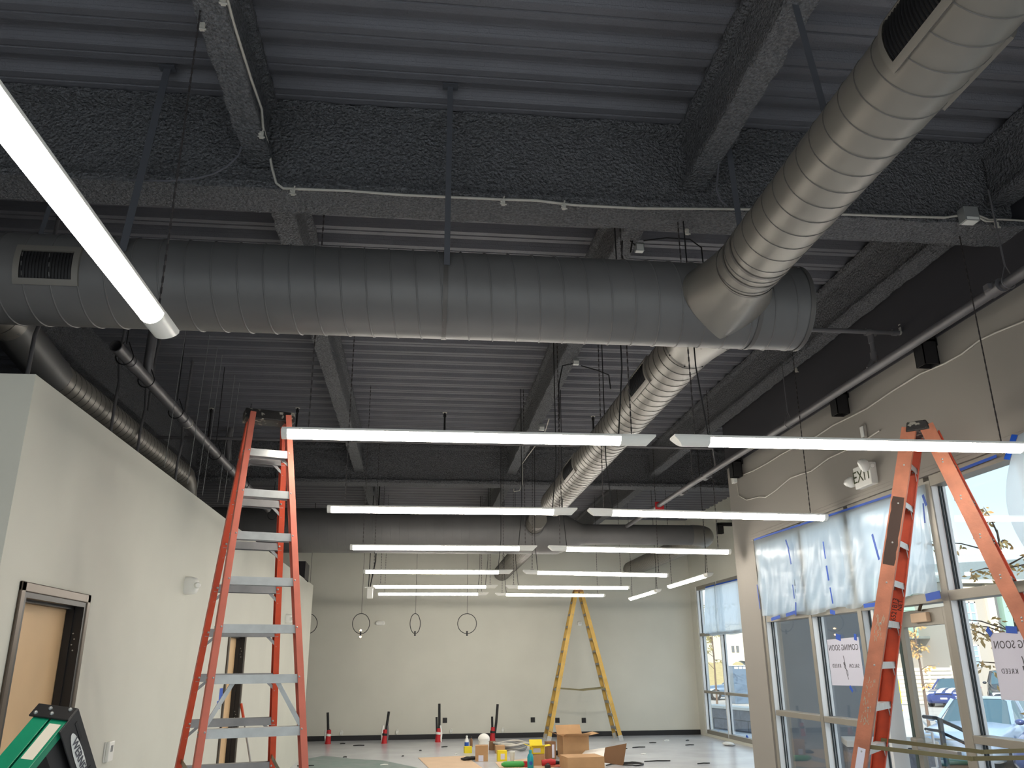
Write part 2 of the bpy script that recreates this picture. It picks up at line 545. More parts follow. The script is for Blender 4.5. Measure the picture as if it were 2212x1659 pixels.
m = MB(); leafbox(m, LW-.13, LW+.005, .97, 1.09, .035, -.04); m.build('push_bar_end', M['alum'], d3, bevel=.015)
m = MB(); c = O+dx*(LW-.16)+dn*.06; m.tube([c+V((0, 0, .85))-dn*.05, c+V((0, 0, .86)), c+V((0, 0, 1.14)), c+V((0, 0, 1.15))-dn*.05], .012, 8)
m.build('pull_handle', M['alum_lit'], d3)
# fixed side jamb of the door
m = MB(); m.box((XR+.02, 7.76, 0), (XR+.17, 7.81, TR-.04)); m.build('door_jamb', M['alum_lit'], d3, bevel=.003)
m = MB(); m.box((GX, 7.81, .05), (GX+.006, 7.97, TR-.04)); m.build('side_pane', M['glass'], d3)

# far window
w2 = srt('window_2', (XF, 18.5, 0))
FM = [21.58, 20.06, 18.5, 16.9, 15.4, 14.64]
for Y in FM:
    m = MB(); m.box((XF+.02, Y-.035, .06), (XF+.15, Y+.035, 3.6)); o = m.build('mullion', M['alum_lit'], w2, bevel=.003)
    g = MB()
    for s in (-1, 1):
        g.box((XF+.08, min(Y+s*.035, Y+s*.05), .12), (XF+.10, max(Y+s*.035, Y+s*.05), 3.5))
    g.build('gasket', M['gasket'], o)
for y1, y0 in zip(FM, FM[1:]):
    for z0, z1 in ((.06, .15), (1.0, 1.06), (2.36, 2.43), (3.5, 3.6)):
        m = MB(); m.box((XF+.01, y0+.035, z0), (XF+.15, y1-.035, z1)); m.build('rail', M['alum'], w2, bevel=.003)
    for z0, z1 in ((.15, 1.0), (1.06, 2.36), (2.43, 3.5)):
        m = MB(); m.box((XF+.10, y0+.03, z0-.005), (XF+.106, y1-.03, z1+.005)); m.build('pane', M['glass'], w2)

# ------------------------------------------------------------------ sprayed steel
def ibeam(name, label, axis, c, lo, hi, z0, z1, fl, step, group, tf=.055, tw=.045):
    """an I-beam coated in lumpy fireproofing; axis 'x' or 'y' is its length"""
    h = fl/2
    out = [(-h, z0), (0, z0), (h, z0), (h, z0+tf), (tw, z0+tf+.02), (tw, (z0+z1)/2), (tw, z1-tf-.02), (h, z1-tf), (h, z1), (-h, z1), (-h, z1-tf), (-tw, z1-tf-.02), (-tw, (z0+z1)/2), (-tw, z0+tf+.02), (-h, z0+tf)]
    dense = []
    for i, p in enumerate(out):
        q = out[(i+1) % len(out)]
        L = math.hypot(q[0]-p[0], q[1]-p[1])
        k = max(1, int(L/.055))
        fr = [0, .006/L]+[j/k for j in range(1, k)]+[1-.006/L]      # tight corners
        dense += [(p[0]+(q[0]-p[0])*f, p[1]+(q[1]-p[1])*f) for f in fr]
    n = len(dense)
    k = int((hi-lo)/step)
    vs = []
    for i in range(k+1):
        t = lo+(hi-lo)*i/k
        for a, z in dense:
            p = V((t, c+a, z)) if axis == 'x' else V((c+a, t, z))
            vs.append(p+noise.noise_vector(p*9)*.011+noise.noise_vector(p*31)*.007)
    mb = MB()
    mb.add(vs, [(i*n+j, i*n+(j+1) % n, (i+1)*n+(j+1) % n, (i+1)*n+j) for i in range(k) for j in range(n)], True)
    mb.add(vs[:n], [tuple(range(n))]); mb.add(vs[-n:], [tuple(range(n))[::-1]])
    return tag(mb.build(name, M['fire'], recalc=True), label, 'beam', group)

ibeam('steel_girder', 'deep charcoal sprayed girder crossing overhead in front of the big round duct', 'x', 5.01, -6.4, 4.5, 4.70, 5.39, .31, .05, 'sprayed girders')
ibeam('steel_girder', 'distant charcoal sprayed girder crossing the room just before the far round duct', 'x', 14.32, -6.4, 7.1, 4.70, 5.39, .31, .09, 'sprayed girders')
for nm, c, lo, hi, st in (
    ('charcoal sprayed beam nearest at upper left, with white cable along it', -1.13, -3.9, 4.93, .05),
    ('thick rough charcoal beam nearest at upper right, beside the grey branch duct', 1.85, -3.9, 4.93, .05),
    ('short charcoal beam at the right edge of the near ceiling bay', 4.16, -3.9, 4.93, .07),
    ('charcoal beam hidden at the far left of the near ceiling bay', -4.0, -3.9, 4.93, .08),
    ('charcoal beam running away beneath the deck behind the left ladder', -1.07, 5.1, 14.25, .06),
    ('charcoal beam of the middle bay with junction boxes, left of the branch duct', 1.57, 5.1, 14.25, .06),
    ('long charcoal beam running beside the sprinkler main along right wall', 4.12, 5.1, 14.25, .06),
    ('dark beam above the left partition, behind the waste pipe', -3.85, 5.1, 14.25, .09),
    ('faint beam in the far bay, above the left end of the far duct', -1.0, 14.4, 22.0, .12),
    ('faint beam in the far bay, above the far tee of the duct', 1.6, 14.4, 22.0, .12),
    ('faint beam in the far bay, near the far right window', 4.2, 14.4, 22.0, .12)):
    ibeam('steel_beam', nm, 'y', c, lo, hi, 4.90, 5.39, .165, st, 'sprayed beams', tf=.05, tw=.035)
# ------------------------------------------------------------------ ducts
def duct_shell(mb, a, b, r, n=48, cap_a=False, cap_b=False):
    a = V(a); b = V(b)
    mb.tube([a+(b-a)*(i/6) for i in range(7)], r, n, False)
    for c, q in ((cap_a, a), (cap_b, b)):
        if c:
            t = (b-a).normalized()
            u = t.cross(V((0, 0, 1))).normalized(); w = t.cross(u)
            mb.add([q+(u*cos(2*pi*j/n)+w*sin(2*pi*j/n))*r for j in range(n)], [tuple(range(n))])

def seam(mb, a, b, r, pitch, w=.006, h=.004, ph=0., seg=30):
    """the raised helical lock seam of spiral duct"""
    a = V(a); b = V(b); L = (b-a).length; t = (b-a)/L
    u = t.cross(V((0, 0, 1))).normalized(); v = t.cross(u)
    n = int(L/pitch*seg)
    vs = []
    for i in range(n+1):
        s = i/n
        an = 2*pi*(L*s/pitch)+ph
        d = u*cos(an)+v*sin(an)
        c = a+t*(L*s)
        vs += [c+d*(r-.001)-t*w/2, c+d*(r+h)-t*w*.3, c+d*(r+h)+t*w*.3, c+d*(r-.001)+t*w/2]
    mb.add(vs, [(4*i+j, 4*i+j+1, 4*i+5+j, 4*i+4+j) for i in range(n) for j in range(3)], True)

def curved(mb, axis, c, r, s0, s1, a0, a1, na=10):
    """patch of a cylinder of radius r: axis 'x'/'y', c=(cross coordinate, z), along s0..s1, angles a0..a1"""
    def fn(i, j):
        an = a0+(a1-a0)*i; s = s0+(s1-s0)*j
        p, z = c[0]+r*cos(an), c[1]+r*sin(an)
        return (p, s, z) if axis == 'y' else (s, p, z)
    mb.grid(fn, na, 1)

def register(parent, axis, c, r, s0, s1, a0, a1, fw_=.028, nb=14, m=None):
    mb = MB(); da = fw_/r
    curved(mb, axis, c, r+.005, s0+fw_*.8, s1-fw_*.8, a0+da*.8, a1-da*.8)
    o = mb.build('register_shade_patch', M['black'], parent)  # black patch on the shell, darkness of the opening put into its colour
    mb = MB(); R = r+.018
    for q in ((s0, s0+fw_, a0, a1), (s1-fw_, s1, a0, a1), (s0, s1, a0, a0+da), (s0, s1, a1-da, a1)):
        curved(mb, axis, c, R, *q)
    for q in ((s0, a0, a1), (s1, a0, a1)):
        def fn(i, j, q=q):
            an = q[1]+(q[2]-q[1])*i; rr = r-.002+(R-r+.002)*j
            p, z = c[0]+rr*cos(an), c[1]+rr*sin(an)
            return (p, q[0], z) if axis == 'y' else (q[0], p, z)
        mb.grid(fn, 10, 1)
    for an in (a0, a1, a0+da, a1-da):
        def fn(i, j, an=an):
            rr = r-.002+(R-r+.002)*j; s = s0+(s1-s0)*i
            p, z = c[0]+rr*cos(an), c[1]+rr*sin(an)
            return (p, s, z) if axis == 'y' else (s, p, z)
        mb.grid(fn, 1, 1)
    fr = mb.build('register_frame', m or M['duct'], parent)
    for k in range(nb):
        s = s0+fw_+(s1-s0-2*fw_)*(k+.5)/nb
        mb = MB()
        def fn(i, j, s=s):
            an = a0+da*.9+(a1-a0-1.8*da)*i; rr = r+.005+.010*j
            p, z = c[0]+rr*cos(an), c[1]+rr*sin(an)
            return (p, s+.004*j, z) if axis == 'y' else (s+.004*j, p, z)
        mb.grid(fn, 6, 1)
        mb.build('blade', M['blackmetal'], fr)

# main duct over the room
MX1 = 2.49
MY, MZ, MR = 4.90, 4.0, .28
t = thing('spiral_duct', 'largest round grey duct crossing overhead, hung below the near girder', 'duct', (0, MY, MZ))
m = MB(); duct_shell(m, (-6.3, MY, MZ), (MX1, MY, MZ), MR, cap_b=True); m.build('duct_shell', M['duct_cool'], t)
m = MB(); seam(m, (-6.3, MY, MZ), (MX1-.03, MY, MZ), MR, .152, .011, .006); m.build('spiral_seam', M['duct_cool'], t)
for X in (MX1-.02, MX1-.36, at(962, 640, Y=MY-.26).x):
    m = MB(); duct_shell(m, (X-.014, MY, MZ), (X+.014, MY, MZ), MR+.006); m.build('joint_band', M['seam'], t)
p0 = at(28, 570, Y=MY-.29).x; p1 = at(170, 570, Y=MY-.29).x
register(t, 'x', (MY, MZ), MR, p0, p1, pi-.22-.1, pi+.62-.1, .035, 16, M['duct'])

# branch ducts at right angles, one towards the camera, one away
BX, BZ, BR = 1.9, 3.98, .19
def saddle(parent, X, Z, side):
    m = MB()
    y1 = MY+side*.62
    def fn(i, j):
        a = 2*pi*i
        e = (1-j)**1.5
        c_, s_ = cos(a), sin(a)
        x, z = X+(BR+.004+.10*e)*c_*(1-e+e*abs(c_)**(.55 if s_ < 0 else .1)), Z+(BR+.004+(.055 if s_ < 0 else .03)*e)*s_
        q = MR**2-(z-MZ)**2
        ys = MY+side*(sqrt(max(q, .0005))+.004)
        yy = ys+(y1-ys)*j
        return (x, yy, z)
    m.grid(fn, 48, 6)
    o = m.build('saddle_tap', M['duct'], parent)
    s = MB()
    for k in range(9):
        a = 2*pi*k/9+.2
        for R, j in ((BR+.035, 0.05), (BR+.006, 1)):
            x, z = X+(R+(.04 if j < 1 else 0))*cos(a), Z+R*sin(a)
            q = MR**2-(z-MZ)**2
            ys = MY+side*(sqrt(max(q, .0005))+.006)
            yy = ys+(y1-ys)*j
            if yy*side > 0: s.ball((x, yy, z), .007, 6, 4)
    s.build('sheet_screw', M['blackmetal'], o, props={'kind': 'stuff'})

t = thing('branch_duct', 'warm grey spiral branch duct coming from the upper right corner', 'duct', (BX, 3, BZ))
m = MB(); duct_shell(m, (BX, -3.6, BZ), (BX, MY-.55, BZ), BR, cap_a=True); m.build('duct_shell', M['duct'], t)
m = MB(); seam(m, (BX, -3.6, BZ), (BX, MY-.58, BZ), BR, .137, .005, .0035); m.build('spiral_seam', M['seam'], t)
for Y in (MY-.60, 4.05, 4.17):
    m = MB(); duct_shell(m, (BX, Y-.01, BZ), (BX, Y+.01, BZ), BR+.005); m.build('joint_band', M['seam'], t)
saddle(t, BX, BZ, -1)
y1 = at(1928, 159, X=BX-.17).y; y0 = at(2055, 3, X=BX-.17).y
register(t, 'y', (BX, BZ), BR, y0, y1, pi-.62, pi+.66, .03, 15)
register(t, 'y', (BX, BZ), BR, y0+.15, y1+.2, -.62, .62, .03, 15)
register(t, 'y', (BX, BZ), BR, y0-1.5, y1-1.6, pi-.62, pi+.66, .03, 15)

FX = BX+.05
t = thing('branch_duct', 'warm grey spiral branch duct running away from the big duct to a blank end', 'duct', (FX, 9, BZ))
m = MB(); duct_shell(m, (FX, MY+.55, BZ), (FX, 12.0, BZ), BR, cap_b=True); m.build('duct_shell', M['duct'], t)
m = MB(); seam(m, (FX, MY+.62, BZ), (FX, 11.98, BZ), BR, .137, .006, .004); m.build('spiral_seam', M['seam'], t)
for Y in (MY+.62, 11.97):
    m = MB(); duct_shell(m, (FX, Y-.012, BZ), (FX, Y+.012, BZ), BR+.006); m.build('joint_band', M['seam'], t)
saddle(t, FX, BZ, 1)
ya = at(1402, 805, X=FX-.16).y
register(t, 'y', (FX, BZ), BR, ya-.02, ya+.52, pi-.55, pi+.62, .035, 10)
ya = at(1225, 1025, X=FX-.16).y
register(t, 'y', (FX, BZ), BR, ya-.6, ya+.1, pi-.55, pi+.62, .035, 10)

# second cross duct far down the room
DY, DZ, DR = 15.6, 4.09, .405
t = thing('spiral_duct', 'far round duct crossing before the back wall, narrowing to the right', 'duct', (1, DY, DZ))
m = MB(); duct_shell(m, (-6.3, DY, DZ), (2.47, DY, DZ), DR); m.build('duct_shell', M['duct_cool'], t)
m = MB(); seam(m, (-6.3, DY, DZ), (2.46, DY, DZ), DR, .16, .006, .004, seg=24); m.build('spiral_seam', M['duct_cool'], t)
m = MB(); m.tube([(2.46, DY, DZ), (2.60, DY, DZ), (3.05, DY, DZ-.03), (3.12, DY, DZ-.03)], [DR+.004, DR, .20, .195], 40, False); m.build('reducer', M['duct_cool'], t)
m = MB(); duct_shell(m, (3.1, DY, DZ-.03), (5.25, DY, DZ-.03), .19); m.build('narrow_run', M['duct_cool'], t)
m = MB(); m.tube([(5.2, DY, DZ-.03)]+[(5.25+.28*sin(a), DY+.28*(1-cos(a)), DZ-.03) for a in (0, .26, .52, .79, 1.05, 1.31, 1.57)]+[(5.53, DY+.36, DZ-.03)], .196, 32, False); m.build('elbow', M['duct'], t)
m = MB(); duct_shell(m, (5.53, DY+.3, DZ-.03), (5.53, 21.75, DZ-.03), .19, cap_b=True); seam(m, (5.53, DY+.3, DZ-.03), (5.53, 21.75, DZ-.03), .19, .14, .006, .005, seg=20); m.build('end_run', M['duct'], t)
# tee on the far duct: stub with cap towards us, branch away
t = thing('branch_duct', 'short capped duct stub on the far cross duct, facing the camera', 'duct', (2.1, 15, 4.2))
m = MB(); duct_shell(m, (2.1, 14.75, 4.2), (2.1, DY-.2, 4.16), .165, 32, cap_a=True); m.build('duct_shell', M['duct'], t)
m = MB(); seam(m, (2.1, 14.76, 4.2), (2.1, DY-.3, 4.16), .165, .1, .006, .004, seg=20); m.build('spiral_seam', M['seam'], t)
m = MB(); m.tube([(2.1, DY-.42, 4.16), (2.1, DY-.2, 4.14)], [.168, .30], 32, False); m.build('saddle_tap', M['duct_cool'], t)
t = thing('branch_duct', 'duct branch beyond the far cross duct, ending above the middle lights', 'duct', (2.1, 17, 3.95))
m = MB(); duct_shell(m, (2.13, DY+.25, 3.96), (2.13, 21.75, 3.96), .20, 32, cap_b=True); m.build('duct_shell', M['duct'], t)
m = MB(); seam(m, (2.13, DY+.3, 3.96), (2.13, 21.75, 3.96), .20, .14, .006, .005, seg=20); m.build('spiral_seam', M['seam'], t)

# duct above the left partition with an offset
t = thing('spiral_duct', 'brown grey spiral duct with an offset, resting above the left partition', 'duct', (-3, 7, 4))
LX, LZ, LR = -3.34, 4.38, .165
m = MB(); duct_shell(m, (LX, -3, LZ), (LX, 6.55, LZ), LR, 36); m.build('duct_shell', M['duct'], t)
m = MB(); seam(m, (LX, -3, LZ), (LX, 6.5, LZ), LR, .125, .006, .004, seg=22); m.build('spiral_seam', M['seam'], t)
m = MB(); m.tube([(LX, 6.5, LZ), (LX, 6.6, LZ), (LX+.04, 7.3, LZ-.16), (LX+.04, 7.4, LZ-.16)], LR+.004, 8, False); m.build('offset_fitting', M['duct_cool'], t)
m = MB(); duct_shell(m, (LX+.04, 7.35, LZ-.16), (LX+.04, 11.6, LZ-.12), LR-.012, 36); m.build('second_run', M['duct'], t)
m = MB(); seam(m, (LX+.04, 7.4, LZ-.16), (LX+.04, 11.6, LZ-.12), LR-.012, .125, .006, .004, seg=22); m.build('spiral_seam', M['seam'], t)
m = MB(); m.tube([(LX+.04, 11.55, LZ-.12), (LX+.04, 11.75, LZ-.13), (LX+.04, 11.92, LZ-.24), (LX+.04, 12.0, LZ-.5), (LX+.04, 12.0, LZ-1.3)], LR-.006, 24, True); m.build('elbow', M['duct'], t)

# hanger straps and rods
def strap(a, b, w, label, name='strap_hanger', th=.003):
    m = MB(); a = V(a); b = V(b)
    m.bar(a, b, w, th, (0, 1, 0)); m.box((a.x-.05, a.y-.03, a.z-.004), (a.x+.05, a.y+.03, a.z+.006))
    return tag(m.build(name, M['steelstrap']), label, 'hanger')
q = at(966, 545, Y=4.60); strap((q.x, 4.62, ZD), (q.x, 4.62, 4.08), .036, 'flat metal strap from deck to the big duct, near the picture centre')
q = at(266, 510, Y=4.60); strap((q.x+.10, 4.62, ZD), (q.x, 4.62, 4.08), .045, 'flat metal strap to the big duct beside the near lamp')
q = at(1594, 480, Y=4.60); strap((q.x-.02, 4.60, ZD), (q.x+.02, 4.60, 4.12), .04, 'flat metal strap dropping to the branch duct beside its tee')
q = at(1773, 200, Y=3.1); strap((q.x-.06, 3.2, ZD), (q.x+.05, 3.15, 4.10), .035, 'flat metal strap leaning against the near branch duct, upper right')
q = at(123, 495, Y=5.22); strap((q.x, 5.24, ZD), (q.x, 5.0, 4.27), .03, 'short strap above the big duct near its left register')

# waste pipe above the left partition
t = thing('waste_pipe', 'open-ended grey pipe sloping away above the left partition on loops', 'pipe', (-2.7, 9, 4.4))
A = at(250, 747, Y=7.0); B = at(578, 1100, Z=A.z-.22)
n = (B-A).normalized()
m = MB(); m.tube([A, B], .054, 20, False); m.tube([A+n*.25, A], .046, 20, False)
m.tube([B-n*.02, B], .05, 16); m.build('pipe_run', M['pipe'], t)
m = MB()
m.tube([A, A+n*.012], [.046, .054], 20, False)
m.build('pipe_mouth', M['pipe'], t)
for s in (.35, 2.0, 4.1, 6.2, 8.2):
    m = MB(); m.tube([A+n*s, A+n*(s+.16)], .062, 18, True); m.build('coupling', M['pipe'], t)
m = MB(); m.tube([A+n*2.17, A+n*2.185], .0635, 18, True); m.build('coupling_ring', M['cable'], t)
for s in (.22, .8, 1.75, 3.4, 5.0, 7.2):
    c = A+n*s
    m = MB()
    pts = [c+V((.075*cos(a), 0, .075*sin(a)-.01)) for a in [radians(d) for d in range(-200, 25, 15)]]
    m.tube(pts, .006, 6)
    m.tube([pts[0], c+V((-.02, 0, .13))], .005, 6); m.tube([pts[-1], c+V((.02, 0, .13))], .005, 6)
    m.tube([c+V((0, 0, .11)), V((c.x, c.y, ZD))], .005, 6)
    m.build('clevis_hanger', M['blackmetal'], t)
t = thing('vent_pipe', 'grey vertical pipe dropping from deck to the sloping waste pipe, nearest', 'pipe', (-2.6, 7.6, 4.6))
c = A+n*.75
m = MB(); m.tube([(c.x+.02, c.y, ZD), (c.x+.02, c.y, c.z+.28), (c.x+.0, c.y+.05, c.z+.15), (c.x, c.y+.1, c.z+.03)], .045, 14, False); m.build('pipe_run', M['pipe'], t)
t = thing('vent_pipe', 'dark vertical pipe dropping to the waste pipe just left of the ladder', 'pipe', (-2.6, 11, 4.6))
c = at(488, 1000, Y=(A+n*6.4).y)
m = MB(); m.tube([(c.x+.03, c.y, ZD), (c.x, c.y, c.z+.45), (c.x, c.y, c.z+.3), (c.x+.03, c.y+.05, c.z+.05)], .05, 14, True); m.build('pipe_run', M['pipe'], t)
# bent conduits rising from behind the partition
for k, (px, py, qx, qy) in enumerate(((247, 880, 258, 775), (303, 930, 316, 840), (383, 1000, 395, 925), (75, 725, 80, 690), (335, 780, 345, 700))):
    Y = 8.4 + k*.9 if k < 3 else (6.2 if k == 3 else 9.4)
    a = at(px, py, Y=Y); b = at(qx, qy, Y=Y)
    m = MB(); m.tube([a-V((0, 0, .6)), a, a*.5+b*.5+V((.02, 0, .02)), b, V((b.x+.02, b.y, ZD))], .016, 8)
    tag(m.build('bent_conduit', M['pipe']), ('thin bent conduit rising behind the partition, by the duct offset', 'thin bent conduit between the left duct and waste pipe, middle one', 'thin bent conduit near the far end of the left duct', 'short bent conduit behind the left duct at the left edge', 'thin conduit rising beside the waste pipe, under the near lamp')[k], 'conduit')
for k, (px, y0) in enumerate(((355, 1010), (405, 1045), (425, 1060), (437, 1070), (470, 1085), (482, 1090))):
    b = at(px, y0, X=-2.55)
    m = MB(); m.tube([b, V((b.x+.05, b.y, ZD))], .0035, 5)
    tag(m.build('hanger_wire', M['galv']), 'thin bright wire behind the left partition, '+('leftmost of six', 'second of six from the left', 'third of six from the left', 'third of six from the right', 'second of six from the right', 'rightmost of six, by the ladder')[k], 'wire', 'wires behind the left partition')

# ------------------------------------------------------------------ sprinkler pipes on the right
t = thing('sprinkler_main', 'grey sprinkler main pipe running along the top of the right wall', 'pipe', (3.9, 8, 4.2))
P0 = V((3.965, -3, 4.2)); P1 = at(1490, 1048, Z=4.2); P2 = V((3.91, 16.4, 4.2))
m = MB(); m.tube([P0, V((3.965, 8.2, 4.2)), P1, P2], .038, 18); m.build('pipe_run', M['pipe'], t)
for Y in (4.86, 11.0, 12.1, 14.2):
    m = MB(); m.tube([(3.95, Y-.06, 4.2), (3.95, Y+.06, 4.2)], .052, 16)
    for s in (-1, 1):
        m.box((3.95+s*.06-.02, Y-.025, 4.185), (3.95+s*.06+.02, Y+.025, 4.225))
    m.build('grooved_coupling', M['pipe'], t)
m = MB(); m.tube([(3.935, 13.25, 4.2), (3.935, 13.33, 4.2)], .055, 16); m.box((3.86, 13.27, 4.14), (4.0, 13.31, 4.26)); m.build('red_coupling', M['red'], t)
for Y in (4.75, 8.3, 11.6):
    c = V((3.96, Y, 4.2)); m = MB()
    m.tube([c+V((.05*cos(a), 0, .05*sin(a))) for a in [radians(d) for d in range(-210, 31, 20)]], .005, 6)
    m.tube([c+V((-.043, 0, .02)), c+V((0, 0, .13))], .004, 6); m.tube([c+V((.043, 0, .02)), c+V((0, 0, .13))], .004, 6)
    m.tube([c+V((0, 0, .12)), V((c.x, c.y, 4.92))], .007, 6)
    m.build('loop_hanger', M['pipe'], t)
t = thing('sprinkler_branch', 'small sprinkler branch pipe between the duct end and right wall', 'pipe', (3.3, 6, 4.5))
za = 4.56
a = at(1720, 714, Z=za); b = at(1942, 719, Z=za); a = V((1.2, b.y, za))
m = MB(); m.tube([a, b], .021, 12); m.build('pipe_run', M['pipe'], t)
c = at(1880, 719, Z=za)
m = MB(); m.tube([c-V((.05, 0, 0)), c+V((.05, 0, 0))], .03, 12); m.tube([c, c-V((0, 0, .10))], .028, 12)
m.tube([c-V((0, 0, .08)), c-V((0, 0, .20))], .021, 12); m.tube([c-V((0, 0, .19)), c-V((0, 0, .28))], .031, 12); m.tube([c-V((0, 0, .25)), V((3.95, c.y+.02, 4.22))], .024, 10)
m.build('tee_drop', M['pipe'], t)
for q in (b-V((.07, 0, 0)), b-V((.32, 0, 0))):
    m = MB(); m.tube([q, q+V((.05, 0, 0))], .029, 12); m.build('coupling', M['pipe'], t)
m = MB(); m.tube([b, b+V((.03, 0, 0)), b+V((.03, 0, .05))], .024, 10); m.tube([b+V((.03, 0, .05)), b+V((.03, 0, .075))], .008, 8); m.tube([b+V((.03, 0, .075)), b+V((.03, 0, .082))], .022, 10)
m.build('sprinkler_head', M['cable'], t)
t = thing('sprinkler_branch', 'long thin sprinkler branch pipe across the middle bay, behind the first lamps', 'pipe', (0, 10.6, 4.5))
m = MB(); m.tube([(-3.4, 10.6, 4.5), (3.93, 10.6, 4.5), (3.95, 10.6, 4.24)], .02, 10); m.build('pipe_run', M['pipe'], t)
for px, py in ((961, 892), (1281, 900), (457, 883), (643, 882)):
    q = at(px, py, Y=10.6); m = MB(); m.tube([q, V((q.x, q.y, 4.5))], .013, 8); m.tube([q-V((0, 0, .06)), q-V((0, 0, .02))], .02, 8); m.build('riser', M['blackmetal'], t)
    m = MB(); m.tube([q-V((0, 0, .02)), q], .012, 8); m.tube([q, q+V((0, 0, .006))], .03, 10); m.build('sprinkler_head', M['cable'], t)

# ------------------------------------------------------------------ cables, clips, boxes on the steel
pts = [at(490, -6, X=-1.045), at(503, 45, X=-1.045), at(520, 100, X=-1.04), at(542, 170, X=-1.04), at(565, 235, X=-1.04), at(568, 275, X=-1.04), at(577, 305, Y=4.83), at(588, 365, Y=4.835), at(597, 396, Y=4.835), at(612, 407, Y=4.835)]
for p in ((640, 408), (750, 412), (870, 421), (960, 425), (1090, 431), (1160, 433), (1240, 443), (1380, 450), (1500, 451), (1620, 452), (1720, 458), (1820, 463), (1960, 468), (2040, 470), (2068, 466)):
    pts.append(at(*p, Y=4.832))
m = MB(); m.tube(pts, .0085, 8)
tag(m.build('metal_clad_cable', M['cable']), 'white metal clad cable down the left beam and along the near girder', 'cable')
for k, pl in enumerate((((2110, 464), (2135, 474), (2165, 474), (2212, 477), (2240, 479)), ((2110, 468), (2130, 478), (2150, 478)))):
    m = MB(); m.tube([at(*p, Y=4.825) for p in pl], .007, 8)
    tag(m.build('metal_clad_cable', M['cable']), ('white cable leaving the girder junction box to the right edge', 'short white cable tail under the girder junction box')[k], 'cable')
for k, (px, py, lb) in enumerate(((437, 58, 'left edge of the upper left beam'), (565, 292, 'foot of the upper left beam'), (572, 308, 'corner of upper left beam and girder'), (633, 415, 'girder where the cable bends'), (1087, 437, 'girder left of the picture centre'), (1218, 446, 'girder right of the picture centre'), (1484, 501, 'girder bottom beside the branch duct'), (2153, 486, 'girder right of the junction box'), (483, 3, 'top of the upper left beam'), (1720, 800, 'beam above the sprinkler main'))):
    q = at(px, py, Y=4.80) if k not in (0, 1, 6, 8, 9) else at(px, py, Z=4.87 if k != 6 else 4.67)
    m = MB(); m.obox(q, (.012, 0, 0), (0, .008, 0), (0, 0, .022)); m.tube([q+V((-.02, -.004, -.012)), q+V((.022, -.006, -.02))], .006, 6); m.tube([q+V((0, 0, .02)), q+V((.008, .0, .045))], .005, 6); m.ball(q+V((-.012, -.006, .004)), .010, 6, 4)
    tag(m.build('cable_clip', M['cable']), 'small pale cable clip on the '+lb, 'clip')
def jbox(px, py, Y, s, label, lit):
    q = at(px, py, Y=Y)
    t = thing('junction_box', label, 'junction box', q)
    m = MB(); m.box(q+V((-s, -s*.7, -s)), q+V((s, s*.7, s))); m.build('box', M['galv'], t, bevel=.004)
    m = MB(); m.box(q+V((-s*.8, -s*.6, -s-.002)), q+V((s*.8, s*.6, -s))); m.box(q+V((-s*.8, -s*.7-.002, -s*.9)), q+V((s*.8, -s*.7, lit))); m.build('cover_label', M['white'], t)
    return q
jbox(2092, 466, 4.78, .055, 'square metal junction box on the near girder at right', -.03)
q1 = jbox(1381, 535, 5.75, .035, 'white labelled junction box on middle beam behind the girder', .02)
q2 = jbox(1244, 781, 8.4, .035, 'small junction box under the middle beam below the big duct', .0)
q3 = jbox(1170, 923, 11.0, .04, 'pale junction box under the middle beam above the first lamps', .0)
for k, pl in enumerate((((1390, 520), (1440, 514), (1490, 517), (1515, 535), (1519, 570)), ((1372, 530), (1345, 505), (1343, 550), (1350, 572)), ((1362, 545), (1368, 508), (1378, 500)))):
    m = MB(); m.tube([at(*p, Y=5.7) for p in pl], .006, 6); tag(m.build('black_cord', M['cord']), ('black cord looping right from the labelled junction box', 'black cord looping left from the labelled junction box', 'tight black cord loop over the labelled junction box')[k], 'cord')
for k, pl in enumerate((((1240, 785), (1215, 790), (1207, 830), (1208, 905)), ((1255, 790), (1290, 800), (1315, 810), (1319, 840)))):
    m = MB(); m.tube([at(*p, Y=8.4) for p in pl], .007, 6); tag(m.build('black_cord', M['cord']), ('black cord dropping left from the small box under the middle beam', 'black cord drooping right from the small box under the middle beam')[k], 'cord')
pl = [(1186, 905), (1180, 925), (1172, 945), (1155, 965), (1140, 985), (1128, 1002)]
m = MB(); m.tube([at(*p, Z=4.88) for p in pl]+[at(*p, Y=13.2) for p in ((1129, 1022), (1129, 1045), (1122, 1060), (1110, 1062), (1110, 1056))], .007, 8)
tag(m.build('metal_clad_cable', M['cable']), 'pale cable along the middle beam ending in a hanging hook', 'cable')
m = MB(); m.tube([at(*p, Y=4.70) for p in ((521, 318), (515, 336), (490, 360), (460, 376), (420, 386), (360, 391), (280, 389))], .007, 6)
tag(m.build('black_cord', M['dark']), 'dark cord sagging left from the upper left beam', 'cord')
m = MB(); m.tube([at(*p, Y=4.6) for p in ((1553, 345), (1550, 380), (1548, 410), (1556, 432), (1572, 446))], .007, 6)
tag(m.build('black_cord', M['dark']), 'dark cord hanging from the end of the upper right beam', 'cord')

